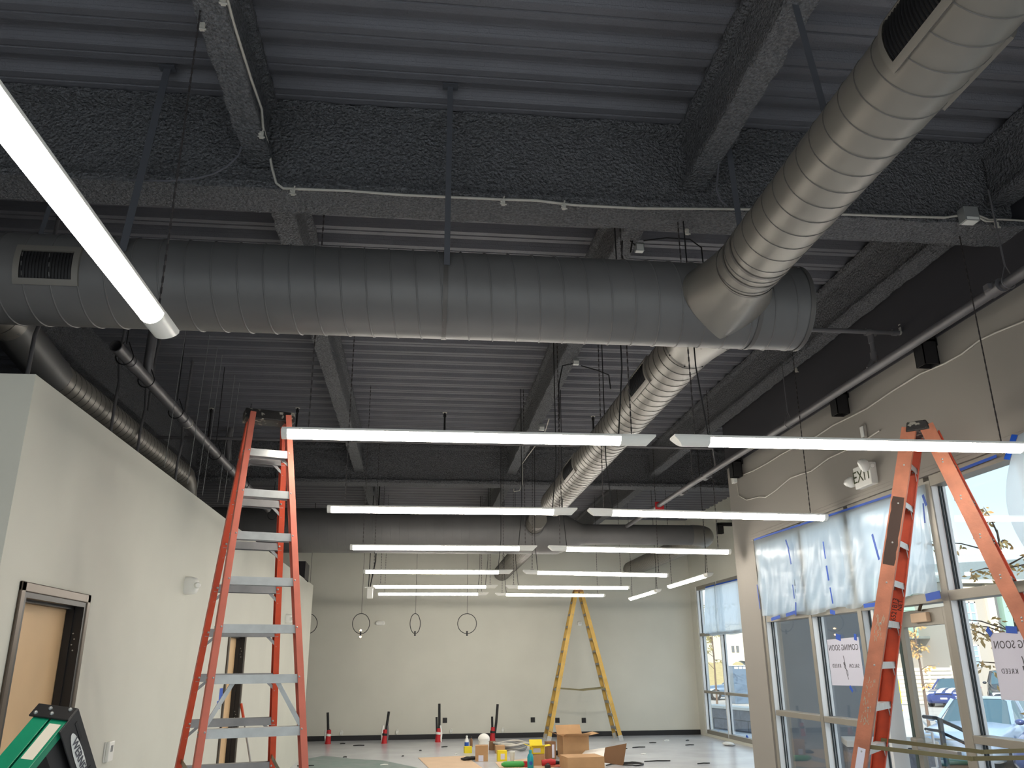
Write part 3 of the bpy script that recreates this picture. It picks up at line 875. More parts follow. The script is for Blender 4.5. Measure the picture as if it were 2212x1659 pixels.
# ------------------------------------------------------------------ linear lamps
LT = ZD-3.2+.05
def chain_mb(mb, x, z0, z1, y=0):
    k = int((z1-z0)/.027)
    for i in range(k):
        z = z0+.027*(i+.5)
        if i % 2: mb.box((x-.005, y-.0015, z-.016), (x+.005, y+.0015, z+.016))
        else: mb.box((x-.0015, y-.005, z-.016), (x+.0015, y+.005, z+.016))
def half_round(mb, x0, x1, r, dz=0, slant=0, n=14, top=True, closed=True):
    """half-round bar, flat side up; slant pulls the bottom of the x1 end back"""
    ring = [(r*cos(a), r*sin(a)*1.0+dz) for a in [pi+pi*i/n for i in range(n+1)]]
    vs = [(x0, y, z) for y, z in ring]+[(x1+slant*(z-dz)/r, y, z) for y, z in ring]
    k = n+1
    mb.add(vs, [(i, i+1, k+i+1, k+i) for i in range(n)], True)
    mb.add(vs, [(0, k, 2*k-1, n)])
    if closed:
        mb.add(vs, [tuple(range(k))]); mb.add(vs, [tuple(range(k, 2*k))])
def make_lamp():
    t = thing('linear_lamp', 'x', 'pendant lamp', (0, 0, 0), 'linear pendant lamps')
    m = MB(); half_round(m, -1.185, .985, .050, -.004); m.build('lens', M['led'], t)
    m = MB(); m.box((-1.22, -.054, -.004), (1.0, .054, .012)); m.build('housing', M['white'], t, bevel=.003)
    m = MB(); half_round(m, .985, 1.222, .054, -.0, .055); m.box((1.0, -.054, -.002), (1.222, .054, .012)); m.build('driver_cover', M['white'], t)
    m = MB(); half_round(m, -1.222, -1.185, .055); m.build('end_cap', M['white'], t)
    for x in (-1.06, 1.07):
        m = MB(); m.box((x-.03, -.02, .012), (x+.03, .02, .02)); chain_mb(m, x, .02, LT-.005); m.build('suspension_chain', M['chain'], t)
    m = MB(); m.tube([(.98, 0, .012), (.985, 0, .06), (1.03, .01, .5), (1.035, .012, LT)], .005, 6); m.build('power_cord', M['cord'], t)
    return t
lamp0 = make_lamp()
LEFT = [(5.263, 3.176, 0), (8.119, 3.194, 0), (11.03, 3.212, 0), (13.96, 3.204, 0), (16.64, 3.194, 0), (18.86, 3.227, 0)]
RIGHT = [(5.03, 3.118, 1.604, 0.0), (7.97, 3.152, 1.637, .012), (10.77, 3.164, 1.667, .013), (13.76, 3.162, 1.70, .018), (16.39, 3.164, 1.687, .004), (18.61, 3.19, 1.68, .008)]
ordn = ('nearest', 'second', 'third', 'fourth', 'fifth', 'farthest')
first = True
def place_lamp(x, y, z, rz, tilt, label):
    global first
    o = lamp0 if first else copy_tree(lamp0)
    first = False
    o.location = (x, y, z)
    o.rotation_euler = (0, tilt, rz)
    o['label'] = label
    return o
for (y, z, q), w in zip(LEFT, ordn):
    place_lamp(.326, y, z, 0, 0, 'lit linear lamp hung across the room, %s of the left column' % w)
for (y, z, x0, s), w in zip(RIGHT, ordn):
    place_lamp(x0+1.22, y, z, pi, -s, 'lit linear lamp hung across the room, %s of the right column' % w)
nl = place_lamp(-1.18, 3.675-1.22, 3.2, pi/2, 0, 'lit linear lamp pointing away along the room at the upper left edge')
D.objects.remove([c for c in nl.children if c.name.startswith('power_cord')][0])
place_lamp(4.955, 13.99+1.222, 3.18, -pi/2, 0, 'small looking lit lamp pointing away before the far right wall, nearer one')
place_lamp(4.98, 17.26+1.222, 3.18, -pi/2, 0, 'small looking lit lamp pointing away before the far right wall, farther one')
t = thing('hanging_box', 'small white box hanging on cords at the left of the far lamps', 'electrical box', at(799, 1292, Y=16.4))
q = at(799, 1281, Y=16.4)
m = MB(); m.box(q+V((-.055, -.05, -.10)), q+V((.055, .05, .09))); m.build('box', M['whitep'], t, bevel=.01)
m = MB(); m.box(q+V((-.10, -.05, .09)), q+V((.10, .05, .11))); m.build('lid', M['white'], t)
m = MB(); m.tube([q+V((0, 0, .1)), q+V((.08, 0, .6)), V((q.x+.1, q.y, ZD))], .012, 6); m.tube([q+V((-.03, 0, .1)), V((q.x-.01, q.y, ZD))], .008, 6); m.build('cord', M['cord'], t)
# ------------------------------------------------------------------ stepladders
def ladder(label, c, U, Wd, H, wt, wb, sp, nst, mats, cap, capsize, foot, labels=()):
    """A-frame ladder climbable from both sides; c on the floor below the cap, U spreads, Wd runs along the steps"""
    c = V(c); U = V(U).normalized(); Wd = V(Wd).normalized(); Z = V((0, 0, 1))
    t = thing('step_ladder', label, 'ladder', c)
    P = lambda u, w, z: c+U*u+Wd*w+Z*z
    def rail_pt(s, k, z):
        f = 1-z/H
        return (s*(.055+(sp-.055)*f), k*(wt+(wb-wt)*f)/2, z)
    rd, rf = (.088 if 'weathered' not in label else .102), .034
    riv = MB()
    for si, s in enumerate((-1, 1)):
        for ki, k in enumerate((-1, 1)):
            a = P(*rail_pt(s, k, .03)); b = P(*rail_pt(s, k, H-.02))
            d = (b-a).normalized(); e = (U-d*U.dot(d)).normalized(); q = d.cross(e)
            if q.dot(Wd)*k < 0: q = -q              # q points outwards
            m = MB()
            m.bar(a, b, rd, .007, q)
            for v in (-1, 1):
                m.bar(a+e*v*(rd/2-.003)-q*rf/2, b+e*v*(rd/2-.003)-q*rf/2, .007, rf, q)
            m.build('rail', mats[si*2+ki], t)
            m = MB(); m.bar(a-d*.03, a+d*.10, rd+.012, rf*.5, q); m.build('foot', foot, t)
        for n in range(1, nst):
            z = H*n/nst
            l = P(*rail_pt(s, -1, z))+Wd*.006; r = P(*rail_pt(s, 1, z))-Wd*.006
            m = MB()
            m.bar(l, r, .072, .006, (0, 0, 1))
            for v in (-1, 1):
                o = U*v*.034+V((0, 0, -.022))
                m.bar(l+o, r+o, .005, .048, (0, 0, 1))
            m.build('step', mats[4+si], t)
            for k, x in ((-1, l), (1, r)):
                g = MB(); ln = .085 if (n < nst-2 or s > 0) else .06
                if n == nst-1 or s > 0:
                    g.bar(x+V((0, 0, -.03))-Wd*k*ln-U*s*.03, x+V((0, 0, -.03-ln*.9))-U*s*.02, .018, .004, U)
                    g.build('brace', mats[4+si], t)
                for dz in ((-.012, -.034) if s < 0 else (-.02,)):
                    for v in (-.044, .044):
                        riv.ball(x+U*v+V((0, 0, dz))-Wd*k*.018, .0075, 6, 4)
                    riv.ball(x+Wd*k*.008+V((0, 0, dz)), .0085, 6, 4)
    zb = H*6/nst                                  # long braces under the sixth step on the front
    for k in (-1, 1):
        a = P(*rail_pt(-1, 0, zb))+Wd*k*.12+V((0, 0, -.03)); b = P(*rail_pt(-1, k, zb-.30))-Wd*k*.01
        g = MB(); g.bar(a, b, .004, .026, Z); g.build('brace', mats[4], t)
    riv.build('rivet', M['galv'], t, props={'kind': 'stuff'})
    # spreader: a folding bar on either side
    z = 1.17
    for k in (-1, 1):
        f = P(*rail_pt(-1, k, z)); g = P(*rail_pt(1, k, z)); f -= Wd*k*.02; g -= Wd*k*.02
        h = f*.5+g*.5+V((0, 0, -.05))-Wd*k*.03
        m = MB(); m.bar(f, h, .006, .028); m.bar(h, g, .006, .028); m.tube([h-Wd*.012, h+Wd*.012], .016, 8)
        m.build('spreader', M['brass'], t)
    l, w, h = capsize
    m = MB()
    m.prism([P(-w/2, -l/2, H-.055), P(w/2, -l/2, H-.055), P(w*.40, -l/2, H+.02), P(-w*.40, -l/2, H+.02)], Wd*l)
    m.box((0, 0, 0), (0, 0, 0)) if False else None
    o = m.build('top_cap', cap, t, bevel=.008)
    return t, P, rail_pt, o

# left: orange ladder close by
tl = V((-1.063, 5.658, 0))
t, P, rp_, o = ladder('tall orange ladder with aluminium steps standing at the left before the partition', (tl.x, tl.y, 0), (-.318, .948, 0), (.948, .318, 0), 3.39, .262, .80, .79, 12,
       (M['salmon'], M['salmon'], M['orange'], M['orange'], M['alu'], M['alu_d']), M['paintcap'], (.33, .17, .08), M['black'])
# right: weathered orange ladder seen from its side
tr = at(1996, 922, Z=3.48)
RU, RW = V((-.75, .66, 0)), V((.66, .75, 0))
t, P, rp_, o = ladder('weathered orange ladder seen side-on before the storefront door at right', (tr.x-.03, tr.y, 0), RU, RW, 3.47, .30, .78, 1.0, 12,
       (M['orange_w'], M['orange'], M['orange_w'], M['orange'], M['alu'], M['alu']), M['paintcap'], (.34, .17, .09), M['black'])
def rail_frame(s, k, z):
    a = P(*rp_(s, k, z)); b = P(*rp_(s, k, z+.1)); d = (b-a).normalized()
    e = (RU.normalized()-d*RU.normalized().dot(d)).normalized(); q = d.cross(e)
    if q.dot(RW)*k < 0: q = -q
    return a, d, e, q
def rail_patch(name, mt, s, k, z0, z1, e0, e1, face, kids=None):
    a, d, e, q = rail_frame(s, k, z0); b = rail_frame(s, k, z1)[0]
    m = MB(); o = q*face
    n = 10
    L = [a+(b-a)*(i/n)+e*(e0+.006*noise.noise((z0+i, k, s)))+o for i in range(n+1)]
    R_ = [a+(b-a)*(i/n)+e*(e1+.006*noise.noise((z0+i+9, k, s)))+o for i in range(n+1)]
    m.add(L+R_, [(i, i+1, n+2+i, n+1+i) for i in range(n)])
    return m.build(name, mt, t)
rail_patch('smudge', M['soot'], 1, -1, 2.42, 2.92, -.043, .041, .0045)
rail_patch('worn_sticker', M['paper'], 1, -1, 1.02, 1.16, -.030, .022, .005)
m = MB()
for i in range(90):
    z = random.choice((random.uniform(1.30, 1.62), random.uniform(1.86, 2.05)))
    a, d, e, q = rail_frame(1, -1, z)
    c = a+e*random.uniform(-.028, .03)+q*.0045
    m.bar(c, c+d*random.uniform(.006, .03)+e*random.uniform(-.006, .006), .003, .002, q)
m.build('paint_scuff', M['spat'], t, props={'kind': 'stuff'})
a, d, e, q = rail_frame(1, 1, 2.12)
for body, off in (("6521B13", .012), ("NET", -.024)):
    m = MB()
    put_text(m, body, .05 if off > 0 else .045, a-q*.006+d*(.0 if off > 0 else .04)+e*off, d, e if (d.cross(e)).dot(q) < 0 else -e)
    m.build('handwriting', M['black'], t)

# far: yellow ladder before the back wall
ty = at(1244, 1279, Y=21.0)
t, P, rp_, o = ladder('tall yellow double sided ladder standing open before the back wall', (ty.x+.05, 21.0, 0), (1, -.03, 0), (.03, 1, 0), 3.47, .36, .78, .86, 12,
       (M['yellow'],)*4+(M['alu_d'], M['alu_d']), M['card_d'], (.40, .20, .05), M['alu'])

# near left: folded green ladder leaning over, only its top in view
O = at(145, 1556, Y=3.3)
ud = V((-.232, -.694, -.682)).normalized()
tdir = V((-.970, .217, .111)); tdir = (tdir-ud*tdir.dot(ud)).normalized()
wdir = tdir.cross(ud)
if wdir.y < 0: wdir = -wdir
t = thing('step_ladder', 'folded green ladder with black cap tilted at the lower left corner', 'ladder', (O.x-.5, O.y-1.5, 0))
for k, w0 in enumerate((.0, .33)):
    for t0, t1 in ((.0, .062), (.070, .132)):
        m = MB()
        c0 = O+wdir*(w0+.006)+tdir*(t0+t1)/2
        L = (c0.z-.03)/abs(ud.z)
        m.bar(c0, c0+ud*L, t1-t0, .007, wdir)
        for tt in (t0+.0035, t1-.0035):
            c1 = O+wdir*(w0+(.018 if k == 0 else -.012))+tdir*tt
            m.bar(c1, c1+ud*L, .007, .03, wdir)
        m.build('rail', M['green'], t, bevel=.002)
for i in range(1, 6):
    m = MB(); c = O+ud*(.30*i)+tdir*.031
    m.bar(c+wdir*.01, c+wdir*.335, .06, .03, ud); m.build('step', M['alu_d'], t)
m = MB(); m.bar(O+ud*.06+tdir*.066+wdir*.03, O+ud*.06+tdir*.066+wdir*.32, .12, .12, ud); m.build('cap_inside', M['black'], t)
z0, z1 = -.010, .145
m = MB()
m.bar(O-ud*.047+tdir*(z0+z1)/2+wdir*-.006, O-ud*.047+tdir*(z0+z1)/2+wdir*.36, z1-z0, .008, ud)
m.bar(O-ud*.023+tdir*(z0+z1)/2+wdir*-.008, O-ud*.023+tdir*(z0+z1)/2+wdir*.0, z1-z0, .056, ud)
m.bar(O+ud*.003+tdir*z0+wdir*-.006, O+ud*.003+tdir*z0+wdir*.36, .006, .108, ud)
cap = m.build('top_cap', M['black'], t, bevel=.004)
m = MB()
for a, b in ((.125, .008), (.085, .033), (.065, .012), (.012, .038)):
    m.ball(O-ud*b+tdir*a-wdir*.009, .0075, 8, 5)
m.build('rivet', M['galv'], cap, props={'kind': 'stuff'})
# maker's plate on the long side of the cap, lettering along it
m = MB()
c = O+wdir*.165+ud*.012+tdir*(z0-.0045)
ring = [c+wdir*(.115*cos(a))+ud*(.024*sin(a)) for a in [2*pi*i/24 for i in range(24)]]
m.add(ring, [tuple(range(24))]); m.build('name_plate', M['white'], cap)
m = MB(); put_text(m, 'WERNER', .042, c-tdir*.002, wdir, -ud if (wdir.cross(-ud)).dot(-tdir) > 0 else ud); m.build('lettering', M['ink'], cap)
for a in (.03, .25):
    m = MB(); q = O+wdir*a+ud*-.02+tdir*(z0-.004); m.bar(q, q+wdir*.08, .001, .012, ud); m.build('slot', M['cord'], cap)
def gl_patch(name, mt, u0, u1, t0, t1):
    m = MB()
    cc = O+wdir*.0015
    m.add([cc+ud*u0+tdir*t0, cc+ud*u1+tdir*t0, cc+ud*u1+tdir*t1, cc+ud*u0+tdir*t1], [(0, 1, 2, 3)])
    return m.build(name, mt, t)
M['label'] = mat('pale_warning_label', S(232, 224, 206), .6)
gl_patch('warning_label', M['label'], .02, .17, .010, .054)
gl_patch('warning_label', M['blue'], .225, .33, .032, .058)
gl_patch('warning_label', M['paper'], .225, .30, .008, .032)

# ------------------------------------------------------------------ small things on the walls
def oval_light(px, py, label, axis, w, h):
    dep = .11 if axis == 'x' else .06
    if axis == 'x':
        q = at(px, py, X=XL); R, N = V((0, 1, 0)), V((1, 0, 0))
    else:
        q = at(px, py, Y=YB); R, N = V((1, 0, 0)), V((0, -1, 0))
    t = thing('emergency_light', label, 'emergency light', q)
    m = MB()
    def pl(k, d):
        vs = []
        for i in range(28):
            a = 2*pi*i/28
            cx = abs(cos(a))**.6*(1 if cos(a) > 0 else -1); cy = abs(sin(a))**.6*(1 if sin(a) > 0 else -1)
            vs.append(q+R*(w/2*k*cx)+V((0, 0, h/2*k*cy))+N*d)
        return vs
    A, B, C_, E_ = pl(1, 0), pl(1, dep*.4), pl(.86, dep*.85), pl(.5, dep)
    vs = A+B+C_+E_
    m.add(vs, [(j*28+i, j*28+(i+1) % 28, (j+1)*28+(i+1) % 28, (j+1)*28+i) for j in range(3) for i in range(28)]+[tuple(range(84, 112))], True)
    m.build('housing', M['whitep'], t)
    for s in ((0,) if w < h*1.4 else (-.36, .36)):
        m = MB(); c = q+R*(w*s)+N*dep*.95+(V((.01, -.06, 0)) if axis == 'x' else V((0, 0, 0)))
        m.lathe(c, [(-.005, h*.16), (.02, h*.18), (.03, h*.12)], 14, N+(V((0, -1.6, -.2)) if axis == 'x' else V((0, 0, -.3))))
        m.build('lamp_head', M['white'], t)
oval_light(402, 1265, 'white emergency light on the partition between ladder and first door', 'x', .155, .165)
oval_light(618, 1336, 'white emergency light on the partition seen between the ladder rails', 'x', .15, .15)
oval_light(821, 1346, 'oval white emergency light on the back wall between ring lamps', 'y', .25, .115)
oval_light(1252, 1347, 'round white emergency light on the back wall behind the yellow ladder', 'y', .13, .115)

q = at(229, 1624, X=XL)
t = thing('thermostat', 'white thermostat with small grey display on the partition wall', 'thermostat', q)
m = MB(); m.box(q+V((0, -.055, -.068)), q+V((.012, .055, .068))); m.build('back_plate', M['whitep'], t, bevel=.004)
m = MB(); m.box(q+V((.012, -.05, -.064)), q+V((.036, .058, .07))); m.build('body', M['white'], t, bevel=.006)
m = MB(); m.box(q+V((.036, -.018, .0)), q+V((.0375, .024, .042))); m.build('display', M['alu_d'], t)
for k, (px, py, h) in enumerate(((477, 1504, .17), (472, 1523, .09))):
    q = at(px, py, X=XL); m = MB(); m.box(q+V((0, -.09, -h/2)), q+V((.002, .07, h/2)))
    tag(m.build('masking_tape', M['tape']), ('longer blue masking tape piece beside the second door', 'shorter blue masking tape piece under it beside second door')[k], 'tape')
a = at(521, 1520, X=XL+.03); b = V((XL+.42, a.y-.3, .02)); dd = (b-a).normalized()
t = thing('broom', 'long pole with orange grip leaning on the partition past second door', 'broom', (b.x, b.y, 0))
m = MB(); m.tube([a, a+dd*.23], [.016, .018], 10); m.build('grip', M['orange'], t)
m = MB(); m.tube([a+dd*.22, b-dd*.05], .011, 10); m.build('pole', M['alu_d'], t)
m = MB(); m.box(b+V((-.05, -.16, -.018)), b+V((.05, .16, .05))); m.build('head', M['blackrub'], t)
q = at(655, 1236, X=-2.3)
m = MB(); m.prism([q+V((-.12, -.5, .16)), q+V((.1, -.5, .16)), q+V((.1, -.5, -.18)), q+V((-.12, -.5, -.18))], (0, .6, -.02))
tag(m.build('speaker_box', M['blackmetal']), 'dark box sitting on the far end of the left partition', 'box')

for k, (px, py) in enumerate(((961, 1556), (1151, 1555), (1187, 1556), (1204, 1556), (1261, 1556))):
    q = at(px, py, Y=YB)
    t = thing('outlet_box', 'black outlet on the back wall, '+('left of the ladder, beside the third pipe cluster', 'just left of the yellow ladder', 'between the left legs of yellow ladder', 'inside the ladder, right of its left legs', 'rightmost, under the yellow ladder')[k], 'outlet', q)
    m = MB(); m.box(q+V((-.055, -.012, -.06)), q+V((.055, 0, .06))); m.build('plate', M['black'], t, bevel=.004)
    for z in (-.028, .028):
        m = MB(); m.cyl(q+V((0, -.011, z)), q+V((0, -.016, z)), .02, 12); m.build('socket', M['blackrub'], t)
for k, (px, py) in enumerate(((738, 1583), (858, 1581), (975, 1579), (1086, 1577))):
    q = at(px, py, Y=YB)
    m = MB(); m.tube([q+V((.03*cos(a)*(1 if i < 10 else .8), -.01-.004*i, .05*sin(a))) for i, a in enumerate([2*pi*i/12 for i in range(14)])], .008, 6); m.cyl(q, q+V((0, -.02, 0)), .03, 10)
    tag(m.build('wire_stub', M['whitep']), 'curled white wire stub low on the back wall, right of the %s pipe cluster' % ('first', 'second', 'third', 'fourth')[k], 'wire')

# rough-in pipes, each cluster wrapped in red tape at the floor
def cluster(k, base, pipes):
    t = thing('pipe_cluster', 'black and white pipe stubs with red tape, %s cluster from the left' % ('first', 'second', 'third', 'fourth')[k], 'pipes', V((base.x, base.y, 0)))
    for (px, py, mt, r, dx_) in pipes:
        b = at(px, py, Y=base.y); a = V((base.x+dx_, base.y, .0))
        m = MB(); m.tube([a, a*.5+b*.5+V((dx_*.4, 0, 0)), b], r, 10); m.build('pipe_stub', M[mt], t)
    m = MB(); m.tube([(base.x, base.y, 0), (base.x, base.y, .10), (base.x+.01, base.y, .2), (base.x+.01, base.y, .3)], [.07, .06, .055, .05], 12); m.build('red_wrap', M['red'], t)
    m = MB(); m.tube([(base.x, base.y-.004, .17), (base.x+.005, base.y-.004, .22)], .062, 12); m.build('tape_band', M['black' if k % 2 else 'whitep'], t)
cluster(0, at(708, 1607, Z=0), ((708, 1539, 'blackmetal', .03, .01), (704, 1576, 'whitep', .022, -.04), (711, 1575, 'blackmetal', .026, .03)))
cluster(1, at(830, 1606, Z=0), ((840, 1537, 'blackmetal', .03, .0), (828, 1567, 'whitep', .028, -.04), (837, 1567, 'pipe', .026, .05)))
cluster(2, at(946, 1603, Z=0), ((949, 1520, 'blackmetal', .03, .02), (943, 1549, 'blackmetal', .025, -.01), (951, 1567, 'whitep', .026, .06)))
cluster(3, at(1064, 1600, Z=0), ((1075, 1521, 'blackmetal', .03, .03), (1063, 1548, 'blackmetal', .027, .0)))

# ring pendants
def ring_mb(mb, c, r, th, rr=.0085, n=40):
    c = V(c)
    mb.tube([c+V((r*sin(2*pi*i/n)*cos(th), r*sin(2*pi*i/n)*sin(th), r*cos(2*pi*i/n))) for i in range(n+1)], rr, 8, False)
for k, (px, th, lb) in enumerate(((780, .58, 'ring pendant with a glowing bulb, before the back wall'), (897, 1.02, 'narrow looking ring pendant, middle one before the back wall'), (1009, .12, 'ring pendant seen full face, rightmost before back wall'), (664, .3, 'ring pendant half hidden behind the end of the left partition'))):
    q = at(px, 1347, Y=20.0)
    t = thing('ring_pendant', lb, 'pendant lamp', q)
    m = MB(); ring_mb(m, q, .222, th); m.build('ring', M['blackmetal'], t)
    m = MB(); m.tube([q+V((0, 0, .222)), V((q.x, q.y, 4.62))], .004, 6); m.build('cord', M['cord'], t)
    m = MB(); m.tube([(q.x, q.y, 4.62), (q.x, q.y, 4.66)], .06, 16); m.tube([(q.x, q.y, 4.66), (q.x, q.y, ZD)], .008, 6); m.build('canopy', M['blackmetal' if k == 3 else 'pipe'], t)
    m = MB(); m.tube([q+V((0, 0, -.275)), q+V((0, 0, -.165))], .019, 12); m.build('socket', M['black'], t)
    if k == 0:
        for z in (-.15, -.29):
            m = MB(); m.ball(q+V((0, 0, z)), .022, 10, 6); m.build('bulb', M['bead'], t)

# exit sign on the storefront header
q = at(1877, 1028, X=XR)
t = thing('exit_sign', 'white exit sign with two lamp heads above the storefront door', 'sign', q)
hw, hh = .155, .105
m = MB(); m.box(q+V((-.07, -hw, -hh)), q+V((0, hw, hh))); m.build('sign_box', M['whitep'], t, bevel=.006)
m = MB()
put_text(m, 'EXIT', .165, q+V((-.0715, .005, 0)), (0, -1, 0), (0, 0, 1)); M['exitink'] = mat('dark_exit_letters', S(70, 78, 48), .5); m.build('lettering', M['exitink'], t)
for s, nm in ((1, -1), (-1, 1)):
    m = MB(); c = q+V((-.05, s*(hw+.02), -.02 if s > 0 else .06))
    m.tube([q+V((-.04, s*hw, c.z-q.z)), c], .018, 10); m.build('lamp_arm', M['whitep'], t)
    m = MB()
    if s > 0:
        m.lathe(c+V((-.01, .0, 0)), [(0, .02), (.01, .05), (.05, .055), (.10, .035), (.14, .004)], 16, (-.3, 1, .05))
    else:
        m.lathe(c+V((-.05, .03, .02)), [(-.03, .03), (0, .062), (.04, .066), (.055, .05)], 16, (-.7, .3, -.35))
    m.build('lamp_head', M['white'], t)
q = at(1868, 933, X=XR)
t = thing('wall_sensor', 'small pale rectangular sensor high on the right wall', 'sensor', q)
m = MB(); m.box(q+V((-.02, -.05, -.07)), q+V((0, .05, .07))); m.build('plate', M['wall_r'], t, bevel=.01)
m = MB(); m.box(q+V((-.035, -.028, -.055)), q+V((-.02, .028, .055))); m.build('cover', M['whitep'], t, bevel=.008)
for k, (px, py, X) in enumerate(((2000, 762, 4.2), (1813, 872, 4.2), (1589, 1012, 4.2), (1555, 1142, 6.9))):
    q = at(px, py, X=X)
    t = thing('wall_spotlight', 'square black light tube at the right wall top, '+('nearest', 'second nearest', 'at the wall end', 'beyond the wall end')[k], 'wall light', q)
    h = .065
    m = MB()
    for a, b in (((-h, -h), (h, -h+.008)), ((-h, h-.008), (h, h)), ((-h, -h), (-h+.008, h)), ((h-.008, -h), (h, h))):
        m.box(q+V((a[0], a[1], -.12)), q+V((b[0], b[1], .13)))
    m.box(q+V((-h, -h, .08)), q+V((h, h, .10))); m.build('shade', M['blackmetal'], t)
    m = MB(); m.box(q+V((.02, -.03, .06)), q+V((XR-X+.0 if X < 5 else .3, .03, .14))); m.build('wall_bracket', M['blackmetal'], t)
pl = [(2250, 674), (2212, 694), (2152, 718), (2116, 735), (2077, 765), (2041, 785), (1989, 807), (1929, 844), (1872, 883), (1836, 901), (1799, 919), (1766, 941), (1742, 955), (1719, 965), (1687, 982), (1657, 1001), (1625, 1018), (1595, 1029)]
m = MB(); m.tube([at(*p, X=XR-.012) for p in pl], .008, 8)
tag(m.build('wall_cable', M['cable']), 'upper of two pale cables snaking along the right wall', 'cable')
pl = [(1900, 930), (1870, 950), (1837, 968), (1790, 990), (1752, 1018), (1731, 1024), (1707, 1033), (1675, 1060), (1654, 1074), (1640, 1073), (1613, 1080), (1596, 1070), (1592, 1045)]
m = MB(); m.tube([at(*p, X=XR-.012) for p in pl], .008, 8)
tag(m.build('wall_cable', M['cable']), 'lower of two pale cables dipping in a loop on the right wall', 'cable')
q = at(1590, 1036, X=XR)
m = MB(); m.box(q+V((-.05, -.05, -.05)), q+V((0, .05, .05)))
tag(m.build('junction_box', M['whitep'], bevel=.006), 'white junction box at the far end of the right wall', 'junction box')
# ------------------------------------------------------------------ plastic sheeting over the upper panes
def sheet(label, c4, X, tapes, seed, fold=.034, group=None):
    """c4: photo pixels of top left, top right, bottom left, bottom right, on the plane x = X"""
    A, B, C_, E_ = [at(*p, X=X) for p in c4]
    t = thing('plastic_sheet', label, 'plastic sheet', A*.25+B*.25+C_*.25+E_*.25, group)
    rnd = random.Random(seed)
    ph = [(rnd.uniform(3, 9), rnd.uniform(0, 6), rnd.uniform(-2, 2)) for _ in range(4)]
    def fn(u, v):
        p = (A*(1-u)+B*u)*(1-v)+(C_*(1-u)+E_*u)*v
        d = sum(sin(f*u*2+k*v+o) for f, o, k in ph)/4
        d2 = noise.noise((u*5+seed, v*4, seed))*.6+abs(noise.noise((u*9+v*3+seed, v*2.2, seed)))*.9
        return p+V((-abs(d+d2)*fold*(.25+v), 0, .02*sin(7*u+seed)*max(0, v-.85)/.15))
    m = MB(); m.grid(fn, 40, 26); m.build('film', M['film'], t, recalc=False)
    for (a, b, w) in tapes:
        p, q = at(*a, X=X-.045), at(*b, X=X-.045)
        m = MB(); m.bar(p, q, w*.62, .002, (1, 0, 0)); m.build('tape_strip', M['tape'], t)
XS = XR-.005
sheet('plastic sheet taped over the upper pane nearest the wall pier', ((1629, 1168), (1713, 1136), (1648, 1334), (1722, 1330)), XS,
      (((1697, 1166), (1704, 1187), .05), ((1703, 1187), (1709, 1219), .045), ((1712, 1263), (1716, 1293), .03), ((1719, 1301), (1719, 1329), .045), ((1666, 1338), (1685, 1332), .06), ((1698, 1329), (1718, 1322), .06), ((1635, 1263), (1642, 1316), .03)), 1)
sheet('plastic sheet with a dashed line of blue tape, second from the pier', ((1711, 1139), (1812, 1106), (1722, 1330), (1832, 1313)), XS,
      (((1778, 1170), (1783, 1207), .035), ((1785, 1222), (1790, 1254), .05), ((1793, 1269), (1799, 1304), .04), ((1793, 1321), (1804, 1324), .07)), 2)
sheet('plastic sheet with one slanting blue tape, half behind the right ladder', ((1811, 1108), (1945, 1064), (1828, 1314), (1925, 1296)), XS,
      (((1884, 1154), (1899, 1209), .05), ((1866, 1309), (1903, 1304), .06)), 3)
sheet('plastic sheet over the door transom, right of the ladder legs', ((1938, 1066), (1998, 1046), (1924, 1297), (2027, 1279)), XS,
      (((2000, 1291), (2031, 1284), .10), ((1993, 1069), (2001, 1092), .05), ((1994, 1087), (1998, 1130), .03)), 4)
# loose curling end at the right edge of the picture
t = thing('plastic_sheet', 'loose plastic sheet curling off the head of the rightmost window', 'plastic sheet', (4.2, 5.2, 3))
Y0 = at(2205, 972, X=4.2).y
def fn(u, v):
    z = 3.26-v*1.0
    yy = Y0+.02+.12*sin(v*pi)-.75*u-.08*v
    return V((4.22-.12*sin(v*2.6)*(1-u)-.02*sin(9*u+3*v), yy, z+.22*u*v))
m = MB(); m.grid(fn, 26, 22); m.build('film', M['film'], t, recalc=False)
m = MB(); m.bar(fn(0, 0)+V((-.01, .02, .01)), fn(0, .16)+V((-.01, .03, 0)), .06, .002, (1, 0, 0)); m.build('tape_strip', M['tape'], t)
sheet('narrow plastic sheet on the far right window, left part', ((1523, 1271), (1544, 1265), (1522, 1370), (1551, 1373)), XF-.01, (((1524, 1269), (1543, 1264), .05),), 6, .04)
sheet('wide plastic sheet on the far right window, right part', ((1543, 1266), (1612, 1248), (1550, 1374), (1622, 1364)), XF-.01, (((1546, 1263), (1600, 1250), .05),), 7, .04)
for k, (a, b) in enumerate((((1629, 1166), (1946, 1063)), ((2056, 1022), (2153, 985)))):
    p, q = at(*a, X=XR-.018), at(*b, X=XR-.018)
    m = MB(); m.bar(p+V((-.002, 0, 0)), q+V((-.002, 0, 0)), .022, .002, (1, 0, 0))
    tag(m.build('masking_tape', M['tape']), ('long blue masking tape along the window head above the plastic', 'blue masking tape on the window head right of the ladder')[k], 'tape')
for k, (px, py) in enumerate(((1552, 1586), (1614, 1596))):
    q = at(px, py, X=XF+.095); m = MB(); m.tube([q+V((0, .05*cos(a), .07*sin(a))) for a in (0, .8, 1.6, 2.4, 3.0)], .012, 6)
    tag(m.build('masking_tape', M['tape']), ('bent blue tape scrap low on the far window, left pane', 'bent blue tape scrap low on the far window, right pane')[k], 'tape')

